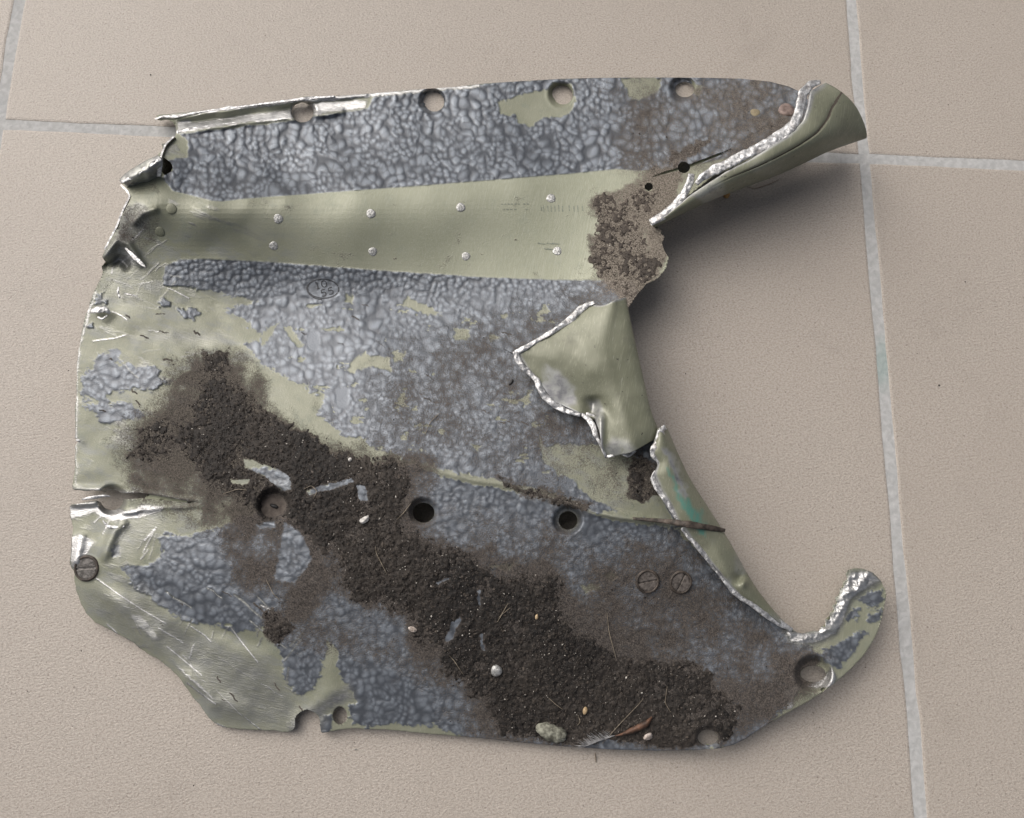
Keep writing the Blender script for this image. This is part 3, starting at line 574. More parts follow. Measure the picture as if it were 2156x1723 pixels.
cell = np.clip((0.45 + 0.55 * crease) * (0.08 + 0.80 * tops * (1 - flat) + 0.38 * flat), 0, 1)
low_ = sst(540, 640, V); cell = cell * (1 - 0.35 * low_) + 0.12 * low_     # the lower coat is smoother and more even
amp = 0.66 * (1 - 0.40 * sst(560, 640, V))
H += ham * (0.10 + amp * bub)
# scraped primer: shallow hammered dents and creases
dent = (fbm(U, V, 90, 81, 3) - 0.5) * 2.2 * (1 - ham) * sst(700, 420, U) * sst(480, 600, V)
H += dent
def ridge(line, amp, w):
    global H
    H += amp * np.exp(-(pdist(U + su_ * 0.25, V + sv_w * 0.25, line, 4 * w) / w) ** 2) * (0.45 + 1.0 * vnoise(U, V, 80, 111)) * sst(1.0, 0.55, np.hypot(U - np.mean([q[0] for q in line]), V - np.mean([q[1] for q in line])) / (w + 0.62 * max(np.ptp([q[0] for q in line]), np.ptp([q[1] for q in line]))))
ridge([(876,975),(958,1002),(1105,1030),(1250,1078),(1400,1100)], 1.4, 9)
ridge([(200,1230),(265,1285),(320,1345),(380,1410),(450,1475),(560,1515)], 2.2, 24)
ridge([(620,1535),(660,1490),(700,1450),(695,1380)], 0.8, 20)
ridge([(300,1225),(420,1310),(560,1360)], -1.3, 22)
ridge([(372,262),(500,246),(640,226)], -2.4, 7); ridge([(372,280),(500,262),(640,248),(720,236)], 2.0, 6); ridge([(372,250),(480,232),(640,212),(770,200)], 1.6, 5)
ridge([(215,545),(250,505),(270,515),(300,555)], 3.0, 9); ridge([(222,560),(250,545),(268,560)], -2.5, 9)
ridge([(150,1062),(216,1058)], 2.2, 6); ridge([(160,1028),(220,1030)], 1.2, 7)
ridge([(262,1080),(330,1070),(420,1066)], 1.6, 5); ridge([(300,1036),(420,1054)], 1.8, 5)
ridge([(170,1130),(160,1185)], 2.0, 10); ridge([(215,1180),(240,1120),(260,1100)], 1.6, 12)
ridge([(290,700),(360,712),(440,716),(520,740)], -0.7, 30); ridge([(260,670),(340,680),(440,690)], 0.7, 26)
ridge([(1240,1082),(1430,1106),(1527,1118)], 1.5, 6)
ridge([(280,470),(300,450),(330,440)], 2.0, 9)
mask = sst(8, -25, sdf(U, V, MET[14][0], 60)); H += mask * ((fbm(U, V, 13, 91, 3) - 0.5) * 5.0 + 1.5)     # chewed hook
for hx, hy, r, dep in DIMPLES:
    q = np.hypot(U - hx, V - hy) / r
    H -= dep * sst(1.0, 0.62, q) * 0.75; H += 0.15 * np.exp(-((q - 1.08) / 0.10) ** 2)
edge_rag = (fbm(U, V, 14, 95, 3) - 0.5) * 4.5
def cut_field(u, v, rag):
    d = sdf(u, v, OUTLINE) + rag
    for hx, hy, rx, ry in HOLES:
        q = np.hypot((u - hx) / rx, (v - hy) / ry); d = np.maximum(d, (1 - q) * min(rx, ry) + rag * 0.25)
    d = np.maximum(d, -sdf(u + rag, v, PIT))
    for s in SLITS:
        L = np.array(s, float); wd = np.interp(u, L[:, 0], np.linspace(7.5, 0.8, len(L)) if s is SLITS[0] else [0.6, 2.2, 3.4, 1.4])
        d = np.maximum(d, wd - pdist(u, v, s, 60))
    return d
D = cut_field(U, V, edge_rag * sst(1100, 700, np.hypot(U - 250, V - 1000)))

def build_sheet(U, V, H, D, st, attrs):
    gx, gy = np.gradient(D, st); g = np.hypot(gx, gy) + 1e-6
    near = np.abs(D) < 0.6 * st
    PU = np.where(near, U - D * gx / g / np.maximum(g, 0.5), U); PV = np.where(near, V - D * gy / g / np.maximum(g, 0.5), V)
    keep = (D < 0) | near
    idx = np.arange(U.size).reshape(U.shape)
    a, b, c, d = idx[:-1, :-1], idx[1:, :-1], idx[1:, 1:], idx[:-1, 1:]
    ka, kb, kc, kd = keep[:-1, :-1], keep[1:, :-1], keep[1:, 1:], keep[:-1, 1:]
    q = ka & kb & kc & kd
    # v runs down the picture, so (a, d, c, b) winds counter-clockwise seen from above
    quads = np.stack([a[q], d[q], c[q], b[q]], 1)
    tris = []
    for (p, r, s, x, ex) in ((a, d, c, ka & kd & kc & ~kb, 0), (a, c, b, ka & kc & kb & ~kd, 0), (a, d, b, ka & kd & kb & ~kc, 0), (d, c, b, kd & kc & kb & ~ka, 0)):
        tris.append(np.stack([p[x], r[x], s[x]], 1))
    tris = np.concatenate(tris)
    # boundary edges
    E_ = np.concatenate([quads[:, [0, 1]], quads[:, [1, 2]], quads[:, [2, 3]], quads[:, [3, 0]], tris[:, [0, 1]], tris[:, [1, 2]], tris[:, [2, 0]]]).astype(np.int64)
    key = np.minimum(E_[:, 0], E_[:, 1]) * U.size + np.maximum(E_[:, 0], E_[:, 1])
    _, inv, cnt = np.unique(key, return_inverse=True, return_counts=True)
    bnd = E_[cnt[inv] == 1]
    used = np.zeros(U.size, bool); used[quads.ravel()] = True; used[tris.ravel()] = True
    return PU.ravel(), PV.ravel(), quads, tris, bnd, used

THICK = 1.3
su, sv, quads, tris, bnd, used = build_sheet(U, V, H, D, STEP, None)
Hf = H.ravel()
top = at(su, sv, Hf * MM)
# underside: the same sheet, plain, THICK mm lower, from every third grid line
Ub, Vb = U[::3, ::3], V[::3, ::3]
bu, bv, bq, bt, bb, bused = build_sheet(Ub, Vb, None, D[::3, ::3], STEP * 3, None)
bot = at(bu, bv, (np.minimum(base_h(bu, bv) - 0.3, bil(H, bu, bv, GU[0], GV[0], STEP) - 0.5) - THICK) * MM)
nT = top.shape[0]
skv = np.unique(bnd); smap = -np.ones(nT, np.int64); smap[skv] = np.arange(len(skv)) + nT
skirt = at(su[skv], sv[skv], (Hf[skv] - THICK) * MM)
sk = np.stack([bnd[:, 1], bnd[:, 0], smap[bnd[:, 0]], smap[bnd[:, 1]]], 1)
off = nT + len(skv)
bq2 = bq[:, ::-1] + off; bt2 = bt[:, ::-1] + off
allv = np.concatenate([top, skirt, bot])
usedall = np.concatenate([used, np.ones(len(skv), bool), bused])
rem = -np.ones(len(allv), np.int64); rem[usedall] = np.arange(usedall.sum())
def cat_attr(x, sv_=0.0):
    return np.concatenate([x.ravel(), np.full(len(skv), sv_), np.zeros(len(bot))])[usedall]
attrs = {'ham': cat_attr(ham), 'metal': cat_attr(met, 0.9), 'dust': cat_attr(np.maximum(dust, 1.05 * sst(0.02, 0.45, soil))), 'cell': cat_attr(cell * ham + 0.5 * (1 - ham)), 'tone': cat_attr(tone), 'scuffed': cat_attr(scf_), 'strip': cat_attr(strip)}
F4 = [rem[quads], rem[sk], rem[bq2]]; F3 = [rem[tris], rem[bt2]]
fm = np.concatenate([np.zeros(len(quads)), np.full(len(sk), 1), np.full(len(bq2), 2), np.zeros(len(tris)), np.full(len(bt2), 2)]).astype(np.int32)
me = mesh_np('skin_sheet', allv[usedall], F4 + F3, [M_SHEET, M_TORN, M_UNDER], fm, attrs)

def surf(u, v): return bil(H, u, v, GU[0], GV[0], STEP)      # finished surface height, mm
c0 = at(900., 900., 0.0)
panel = bpy.data.objects.new('torn_metal_panel', None); col.objects.link(panel); panel.location = (c0[0], c0[1], 0)
panel.empty_display_size = 0.05
panel['label'] = 'large torn green and grey hammered aluminium aircraft panel lying on the tiles'; panel['category'] = 'metal panel'
link('skin_sheet', me, panel)

# ------------------------------------------------------------------ curled flaps, rolled edge and torn rims
def loft(name, cols, ts, zc, N, M, thick, matl, attrs_fn=None, zfn=None, label=None, parent=None, rag=(0, 0)):
    """cols: guide lines (lists of (u,v)) at parameters ts across the strip; zc: heights (mm), one list per guide line"""
    G = [resample([(p[0], p[1], z) for p, z in zip(L, zq(zs))], N) for L, zs in zip(cols, zc)]
    t = np.linspace(0, 1, M); ts = np.array(ts, float)
    for gi, g in enumerate(G):
        for k in range(3):
            if k == 2 or 0 < gi < len(G) - 1:
                for _ in range(70): g[1:-1, k] = (g[:-2, k] + 2 * g[1:-1, k] + g[2:, k]) / 4
    out = np.zeros((N, M, 3))
    for k in range(3):
        Y = np.stack([g[:, k] for g in G], 1)
        # Lagrange-free smooth interpolation: monotone cubic through the guides
        for i in range(N):
            out[i, :, k] = pchip(ts, Y[i], t)
    # soften corners along the strip
    ker = np.array([1, 2, 3, 2, 1.0]); ker /= ker.sum()
    s = out.copy(); pad = np.concatenate([np.repeat(s[:1], 2, 0), s, np.repeat(s[-1:], 2, 0)])
    sm = sum(ker[q] * pad[q:q + N] for q in range(5)); w = np.zeros((N, 1, 1)); w[3:-3] = 1
    out = out * (1 - w) + sm * w
    S, T = np.meshgrid(np.linspace(0, 1, N), t, indexing='ij')
    u, v, z = out[..., 0], out[..., 1], out[..., 2]
    if zfn is not None: z = z + zfn(S, T, u, v)
    P = at(u, v, z * MM)
    vv, top_, bot_, side_ = shell(P, thick * MM)
    n0 = N * M
    fm_ = np.concatenate([np.zeros(len(top_)), np.full(len(bot_), 2), np.full(len(side_), 1)]).astype(np.int32)
    A = attrs_fn(S, T, u, v) if attrs_fn else {}
    at_ = {k: np.concatenate([np.asarray(A.get(k, np.zeros((N, M)))).ravel()] * 2) for k in ('metal', 'dust', 'teal')}
    me_ = mesh_np(name, vv, [top_, bot_, side_], [matl, M_TORN, M_UNDER], fm_, at_, smooth=np.concatenate([np.ones(2 * len(top_), bool), np.zeros(len(side_), bool)]))
    return link(name, me_, parent or panel, label), out
def pchip(x, y, t):
    h = np.diff(x); d = np.diff(y) / h; m_ = np.zeros(len(x))
    m_[0] = d[0]; m_[-1] = d[-1]
    if len(x) > 2:
        m_[0] = ((2 * h[0] + h[1]) * d[0] - h[0] * d[1]) / (h[0] + h[1]); m_[-1] = ((2 * h[-1] + h[-2]) * d[-1] - h[-1] * d[-2]) / (h[-1] + h[-2])
    for i in range(1, len(x) - 1): m_[i] = (h[i] * d[i - 1] + h[i - 1] * d[i]) / (h[i - 1] + h[i])
    i = np.clip(np.searchsorted(x, t) - 1, 0, len(x) - 2); s = (t - x[i]) / h[i]
    return ((1 + 2 * s) * (1 - s) ** 2 * y[i] + s * (1 - s) ** 2 * h[i] * m_[i] + s * s * (3 - 2 * s) * y[i + 1] + s * s * (s - 1) * h[i] * m_[i + 1])
def torn_rim(pts, label=None, parent=None, seed=0, name='torn_edge', matl=None, flat=0.55):
    """ragged bright broken edge: pts are (u, v, z mm, width px)"""
    L = resample(pts, max(24, int(np.linalg.norm(np.diff(np.array(pts)[:, :2], axis=0), axis=1).sum() / 3.0)))
    L[:, 2] = zq(L[:, 2])
    n = len(L); d = np.gradient(L[:, :2], axis=0); d /= np.linalg.norm(d, axis=1, keepdims=True) + 1e-9
    for _ in range(2): d[1:-1] = (d[:-2] + 2 * d[1:-1] + d[2:]) / 4
    nrm = np.stack([-d[:, 1], d[:, 0]], 1); s = np.arange(n) * 3.0; q0 = np.full(n, seed * 13.0)
    K = 9; x = np.linspace(-1, 1, K); hw = L[:, 3] / 2
    hw = hw * 0.86; lft = hw * (1 + 0.75 * (fbm(s, q0, 30, seed, 4, 0.65) - 0.5)) ; rgt = hw * (1 + 0.75 * (fbm(s, q0 + 5, 30, seed + 50, 4, 0.65) - 0.5))
    S = np.repeat(s[:, None], K, 1); off_ = np.where(x[None] < 0, x[None] * lft[:, None], x[None] * rgt[:, None])
    am = np.minimum(1.0, L[:, 3:4] / 14.0)
    z = L[:, 2:3] + 1.5 * flat * am * (1 - np.abs(x[None]) ** 3) * 0.6 + am * (1.1 * (fbm(S, off_ * 2 + seed * 31.0, 24, seed + 3, 2) - 0.5) + 1.25 * (fbm(S, off_ + seed * 31.0, 7, seed + 9, 3) - 0.5)) * (1.0 if matl is None else 0.35)
    P = at(L[:, 0:1] + nrm[:, 0:1] * off_, L[:, 1:2] + nrm[:, 1:2] * off_, z * MM)
    V_, t_, b_, sd_ = shell(P, np.clip(hw[:, None] * 0.25 * np.ones((1, K)), 0.4, 1.4) * MM)
    return link(name, mesh_np(name, V_, [t_, b_, sd_], [matl or M_TORN], smooth=True), parent or panel, label)
# --- curled lip at the upper right
LA = [(1738,174),(1706,192),(1701,225),(1691,255),(1661,285),(1621,310),(1581,335),(1531,360),(1488,388),(1452,412),(1402,455),(1372,475)]
LM = [(1803,226),(1782,258),(1757,282),(1722,304),(1680,326),(1637,348),(1588,369),(1533,392),(1486,416),(1446,436),(1402,464),(1375,477)]
LB = [(1823,292),(1800,300),(1772,309),(1740,320),(1690,345),(1640,368),(1580,390),(1520,412),(1470,434),(1430,453),(1397,470),(1378,479)]
LC = [(1770,262),(1755,272),(1735,284),(1705,298),(1660,322),(1615,345),(1560,367),(1500,390),(1455,415),(1415,440),(1390,463),(1374,476)]
zA = [50,56,58,58,57,56,54,52,49,46,41,37]; zM = [46,50,52,52,51,50,48,46,44,42,38,35]; zB = [29,29,30,30,30,30,30,31,31,32,32,32]; zC = [15,15,16,17,17,18,19,20,22,25,28,29]
def lip_z(S, T, u, v):
    g = np.exp(-((T - (0.17 + 0.05 * np.sin(S * 5))) / 0.013) ** 2) * sst(0.02, 0.1, S) * sst(0.75, 0.5, S)
    return -0.9 * g + 0.5 * sst(0.22, 0.14, T) * sst(0.75, 0.5, S) + (vnoise(u, v, 60, 5) - 0.5) * 1.2
def lip_a(S, T, u, v):
    c = np.exp(-((T - (0.17 + 0.05 * np.sin(S * 5))) / 0.011) ** 2) * sst(0.75, 0.5, S)
    return {'metal': np.maximum(0.9 * sst(0.05, 0.0, T), 0.5 * sst(0.70, 0.85, vnoise(u, v, 50, 8)) * sst(0.3, 0.8, S)), 'dust': np.maximum(1.3 * c * sst(0.35, 0.5, vnoise(u, v, 30, 3) + 0.3), 0.2 + 0.25 * sst(0.5, 0.9, T) * vnoise(u, v, 40, 4))}
lip, _o = loft('curled_lip', [LA, LM, LB, LC], [0, 0.38, 0.72, 1.0], [zA, zM, zB, zC], 200, 70, 1.6, M_PRIMER, lip_a, lip_z, 'curled green lip rolled over the pointed end of the panel')
torn_rim([(1728,172,52,10),(1706,178,55,22),(1692,195,57,24),(1686,218,58,26),(1681,240,58,24),(1671,262,58,26),(1648,284,57,28),(1620,301,56,24),(1590,316,55,25),(1560,332,54,24),(1530,346,53,22),(1500,360,51,24),(1478,374,50,20),(1466,388,48,12)], seed=2)
torn_rim([(1456,366,46,18),(1453,385,46,20),(1444,404,45,21),(1430,424,43,21),(1412,442,41,20),(1392,457,39,19),(1370,470,37,16)], seed=4)

# --- torn flap bent up at the middle of the right side
FL = [(1246,639),(1218,660),(1162,700),(1086,744),(1112,782),(1140,814),(1166,846),(1226,873),(1251,880),(1262,908),(1268,948),(1279,963)]
FM1 = [(1272,642),(1256,660),(1222,700),(1180,745),(1195,785),(1216,818),(1234,842),(1262,860),(1282,884),(1298,915),(1304,950),(1306,958)]
FM2 = [(1299,631),(1298,656),(1288,692),(1280,735),(1288,775),(1298,808),(1308,835),(1318,856),(1326,880),(1338,910),(1345,940),(1343,946)]
FR = [(1316,628),(1323,657),(1330,688),(1338,722),(1346,758),(1353,790),(1359,818),(1365,845),(1370,866),(1377,886),(1388,905),(1386,914)]
FT = [(1290,640),(1296,662),(1302,694),(1308,728),(1314,762),(1320,792),(1326,820),(1332,846),(1337,866),(1343,886),(1350,905),(1350,912)]
z1 = [46,45,44.5,44,43.5,43,42.5,43.5,45,46.5,46,44]; z2 = [51,51,50.5,49.5,48,46,45,46.5,49.5,50.5,50,48]; z3 = [52,53,54,54,53.5,53,52.5,52.5,53,53,52,51]; z4 = [44,46,47,47,46,46,46,46,46,46,43,42]; z5 = [34,33,32,32,32,32,32,33,33,33,33,33]
def flap_z(S, T, u, v):
    fold = 2.5 * np.exp(-((u - 1264) / 9) ** 2) * sst(855, 885, v) - 4.0 * np.exp(-((u - 1248 + (v - 850) * 0.1) / 14) ** 2) * sst(830, 850, v) * sst(885, 868, v)
    return fold + (vnoise(u, v, 70, 6) - 0.5) * 1.6 + (vnoise(u, v, 26, 7) - 0.5) * 0.4
def flap_a(S, T, u, v):
    scar = sst(8, -6, sdf(u + (vnoise(u, v, 12, 3) - 0.5) * 10, v, [(1150,770),(1180,785),(1206,815),(1210,850),(1190,860),(1165,840),(1140,810)], 60))
    dk = sst(6, -6, sdf(u, v, [(1236,845),(1262,842),(1272,870),(1268,930),(1258,900),(1250,878)], 40))
    low = sst(12, -8, sdf(u, v, [(1270,955),(1290,925),(1320,930),(1345,958),(1290,972)], 60))
    ed = sst(0.05, 0.01, T) + 0.8 * sst(0.02, 0.0, S)
    return {'metal': np.clip(0.8 * scar + 0.7 * dk + 0.6 * low + ed, 0, 1), 'dust': 0.12 + 0.3 * sst(0.6, 0.9, vnoise(u, v, 36, 14))}
flap, _o = loft('bent_flap', [FL, FM1, FM2, FR, FT], [0, 0.34, 0.66, 0.88, 1.0], [z1, z2, z3, z4, z5], 170, 80, 1.6, M_PRIMER, flap_a, flap_z, 'torn green flap folded up and back over the panel')
torn_rim([(1252,637,47.5,8),(1238,642,47,14),(1222,653,46.5,20),(1206,668,46,21),(1186,684,45.5,14),(1162,700,45.5,12),(1132,717,45,11),(1106,733,45,13),(1086,744,45,14)], seed=6)
torn_rim([(1084,740,45,12),(1090,758,44.5,17),(1104,776,44.5,15),(1122,792,44,11),(1130,800,44,17),(1136,816,44,19),(1148,836,43.5,18),(1166,852,43.5,17),(1190,866,44,14),(1222,874,45,9)], seed=8)
torn_rim([(1224,872,45,8),(1238,882,46,14),(1250,898,47,15),(1254,916,47.5,13),(1262,932,47.5,7),(1270,950,47,8),(1276,964,45,5)], seed=10)
torn_rim([(1276,962,45,8),(1290,958,46,12),(1306,952,47,10),(1322,960,46,12),(1338,948,46,10)], seed=12)

# --- rolled edge along the lower right
RA = [(1384,903),(1376,932),(1372,955),(1386,975),(1376,1000),(1400,1045),(1425,1092),(1452,1132),(1490,1176),(1530,1226),(1562,1256),(1602,1286),(1640,1314),(1662,1328)]
RM = [(1394,899),(1398,925),(1404,950),(1416,975),(1420,1000),(1440,1040),(1466,1082),(1492,1124),(1522,1170),(1554,1220),(1584,1256),(1618,1288),(1650,1316),(1670,1330)]
RB = [(1403,900),(1417,932),(1428,958),(1441,985),(1452,1008),(1474,1042),(1500,1082),(1523,1118),(1550,1165),(1577,1216),(1604,1256),(1634,1292),(1660,1320),(1678,1332)]
RC = [(1385,910),(1398,940),(1408,965),(1420,990),(1430,1012),(1452,1046),(1478,1086),(1500,1122),(1526,1168),(1554,1220),(1582,1258),(1615,1292),(1646,1320),(1666,1332)]
r1 = [48,50,50,48,47,46,44,42,39,36,32,28,23,18]; r2 = [50,52,52,51,50,48,46,43,40,37,33,28,23,18]; r3 = [38,38,38,37,37,36,34,32,30,27,24,20,17,14]; r4 = [28,27,27,26,26,25,24,22,20,18,16,13,11,10]
def roll_z(S, T, u, v):
    dnt = np.exp(-(((u - 1556) / 14) ** 2 + ((v - 1218) / 12) ** 2)) * -3.0 + np.exp(-(((u - 1566) / 8) ** 2 + ((v - 1226) / 10) ** 2)) * 3.0
    return dnt + (vnoise(u, v, 40, 9) - 0.5) * 1.6
def roll_a(S, T, u, v):
    scr_ = sst(7, -6, sdf(u + (vnoise(u, v, 9, 3) - 0.5) * 14, v, [(1398,945),(1412,952),(1432,1000),(1446,1040),(1440,1050),(1424,1010)], 50))
    tl = sst(6, -5, sdf(u + (vnoise(u, v, 10, 13) - 0.5) * 14, v + (vnoise(u, v, 10, 14) - 0.5) * 10, [(1405,985),(1418,1000),(1434,1040),(1456,1066),(1478,1080),(1490,1130),(1468,1126),(1448,1084),(1424,1046)], 50))
    return {'metal': np.clip(0.9 * scr_ + sst(0.07, 0.0, T) + 0.4 * sst(0.55, 0.8, vnoise(u, v, 30, 19)) * sst(0.35, 0.7, S) + 0.5 * sst(0.85, 0.95, S), 0, 1), 'teal': tl * 1.0, 'dust': 0.1 + 0.3 * sst(0.5, 0.8, vnoise(u, v, 24, 15))}
roll, _o = loft('rolled_edge', [RA, RM, RB, RC], [0, 0.36, 0.75, 1.0], [r1, r2, r3, r4], 190, 50, 1.5, M_PRIMER, roll_a, roll_z, 'green edge rolled over along the lower right side')
torn_rim([(1402,900,50,14),(1393,905,51,16),(1390,918,51,18),(1386,936,51,20),(1378,948,51,22),(1376,958,50,18),(1386,972,49,7),(1388,986,48,5),(1378,996,47,8),(1376,1010,47,14),(1384,1026,47,15),(1400,1050,46,14),(1416,1076,45,12),(1428,1096,44,10)], seed=14)
torn_rim([(1436,1112,43,10),(1450,1130,42,14),(1470,1152,41,14),(1488,1172,39,14),(1508,1198,37,15),(1530,1226,35,15),(1546,1244,34,18),(1566,1260,32,16),(1590,1278,30,15),(1612,1294,28,14),(1632,1306,25,16),(1648,1316,23,16),(1668,1328,19,12)], seed=16)

# --- small torn tab at the upper left, over the dark end of the trough
TA = [(250,380),(262,366),(288,349),(312,335),(332,327)]; TB = [(260,386),(278,378),(304,362),(326,350),(340,338)]; TC = [(272,401),(290,393),(312,386),(328,379),(338,373)]
tab, _o = loft('folded_tab', [TA, TB, TC], [0, 0.45, 1], [[34,36,38,39,39], [35,38,40,41,41], [24,25,27,28,28]], 40, 16, 1.3, M_PRIMER,
               lambda S, T, u, v: {'metal': np.clip(0.5 + 0.6 * T, 0, 1), 'dust': 0.35 * T}, lambda S, T, u, v: (vnoise(u, v, 12, 2) - 0.5) * 2.0)
SK = [(256,388),(268,400),(276,412),(262,440),(246,480),(222,526)]; SK0 = [(258,386),(300,366),(336,346),(342,325),(350,305),(368,288)]  # walls added below the torn end, to keep light out from under the panel
def lower(L, z0, z1):
    P0 = at([q[0] for q in L], [q[1] for q in L], zq(z0) * MM); out = []
    for w in P0:
        w = np.array([w[0], w[1], z1 * MM]) - CAM; k = FPX / (w @ F_); out.append((CX + (w @ R_) * k, CY - (w @ U_) * k))
    return out
za = [27,32,33,25,20,16]
loft('light_block_skirt', [SK0, lower(SK0, za, 0.8)], [0, 1], [za, [0.8] * 6], 60, 12, 1.0, M_PRIMER, lambda S, T, u, v: {'dust': 0.6 + 0 * S})
zb = [27,29,29,26,22,17]
loft('light_block_skirt', [SK, lower(SK, zb, 0.8)], [0, 1], [zb, [0.8] * 6], 60, 12, 1.0, M_PRIMER, lambda S, T, u, v: {'dust': 0.5 + 0 * S})
torn_rim([(254,385,35,7),(276,374,38,10),(300,358,40,12),(320,346,41,12),(338,333,41,14)], seed=20)
torn_rim([(338,333,40,10),(336,350,38,14),(334,372,33,10)], seed=22)
# torn strip along the top left rim and small burrs
torn_rim([(326,251,8,5),(345,245,8,7),(372,246,8.5,6),(420,236,8.5,5),(470,230,8.5,7),(482,228,9,12),(494,227,8.5,6),(560,218,8,5),(610,212,8,6),(640,209,8,10),(665,206,7.5,7),(705,203,7.5,4)], seed=24)
torn_rim([(372,279,12,9),(395,274,11,10),(430,268,10,8),(470,262,9,5),(500,258,8.5,4)], seed=26)
def spike(pts, seed, **k): torn_rim(pts, seed=seed, name='metal_burr', **k)
spike([(262,520,21,6),(272,530,22,9),(286,545,22,12),(298,556,22,9),(308,564,21.5,2)], 30)
spike([(252,628,17,4),(248,614,17.5,7),(250,604,18,4)], 31); spike([(262,618,17,3),(275,621,17,5),(290,624,16.5,2)], 32)
spike([(190,657,17,7),(205,652,18.5,16),(222,652,19,15),(232,660,18,6)], 33); spike([(205,668,17,4),(216,672,17,6),(226,664,17,4)], 34)
spike([(160,928,15,4),(166,927,15.5,6),(168,932,15,3)], 35)
spike([(172,1052,16,4),(196,1048,18,9),(220,1044,18,7),(232,1045,17,4)], 36)
spike([(262,1108,16,5),(250,1112,15.5,9),(226,1108,15.5,7),(216,1096,15.5,4)], 37)
torn_rim([(1740,1434,11,14),(1750,1426,11,14),(1756,1412,11.5,9)], seed=38)

# --- dark split seam
def ribbon(name, pts, matl, parent, label=None, hgt=0.25, seed=0):
    """low raised strip lying on a surface: (u, v, z mm, width px)"""
    return torn_rim(pts, label, parent, seed, name, matl, flat=hgt)
ribbon('split_seam', [(1252,1083,38.5,4),(1330,1092,38.5,6),(1400,1098,42,11),(1420,1100,47.5,14),(1450,1104,49,16),(1480,1109,46.5,15),(1505,1113,41,13),(1527,1117,36,7)], M_SEAM, panel, 'dark split seam crossing the rolled edge', 0.5, 40)

# --- rivets, screws
def dome(name, u, v, z, r, hgt, matl, tilt_at=True, parent=None, label=None, n=20, ring=5, flat=0.0):
    """rivet head following the local slope"""
    e = 6.0
    p0 = at(u, v, z * MM)
    gu_ = at(u + e, v, (z + surf(u + e, v) - surf(u - e, v)) * MM) ; 
    du = at(u + e, v, (z + (surf(u + 2 * e, v) - surf(u - 2 * e, v)) / 4) * MM) - p0; dv = at(u, v + e, (z + (surf(u, v + 2 * e) - surf(u, v - 2 * e)) / 4) * MM) - p0
    x = du / np.linalg.norm(du); nz = np.cross(dv, du); nz /= np.linalg.norm(nz); nz = nz if nz[2] > 0 else -nz
    y = np.cross(nz, x)
    V_ = []; R = r * 0.25 * MM
    for k in range(ring + 1):
        a = (k / ring) * math.pi / 2
        for j in range(n):
            b = 2 * math.pi * j / n
            rr = R * math.cos(a) * (1 + 0.05 * math.sin(3 * b + u)); hh = hgt * MM * math.sin(a)
            if k == 0: hh = -0.6 * MM
            V_.append(p0 + x * rr * math.cos(b) + y * rr * math.sin(b) + nz * hh)
    V_ = np.array(V_); F = []
    for k in range(ring):
        i = np.arange(n) + k * n; j = (np.arange(n) + 1) % n + k * n
        F.append(np.stack([i, j, j + n, i + n], 1))
    return link(name, mesh_np(name, V_, F, [matl]), parent or panel, label)
for (u, v, r, h) in [(586,461,10,0.45),(781,450,10,0.45),(970,437,10,0.45),(1160,418,10.5,0.45),(576,518,9.5,0.42),(785,530,9.5,0.42),(981,540,9.5,0.42),(1173,529,10,0.42)]:
    dome('rivet', u, v, surf(u, v) - 0.05, r, h, M_RIVET)
dome('rivet', 337, 488, surf(337, 488) - 0.05, 11, 0.8, M_PRIMER); dome('rivet', 361, 440, surf(361, 440), 11, 0.5, M_PRIMER)
dome('rivet', 1045, 1413, surf(1045, 1413) + 0.9, 11, 1.2, M_RIVET, label='shiny rivet head poking through the soil')
dome('rivet', 1500, 1172, surf(1500, 1172) + 0.2, 11, 0.6, M_DIRTY)
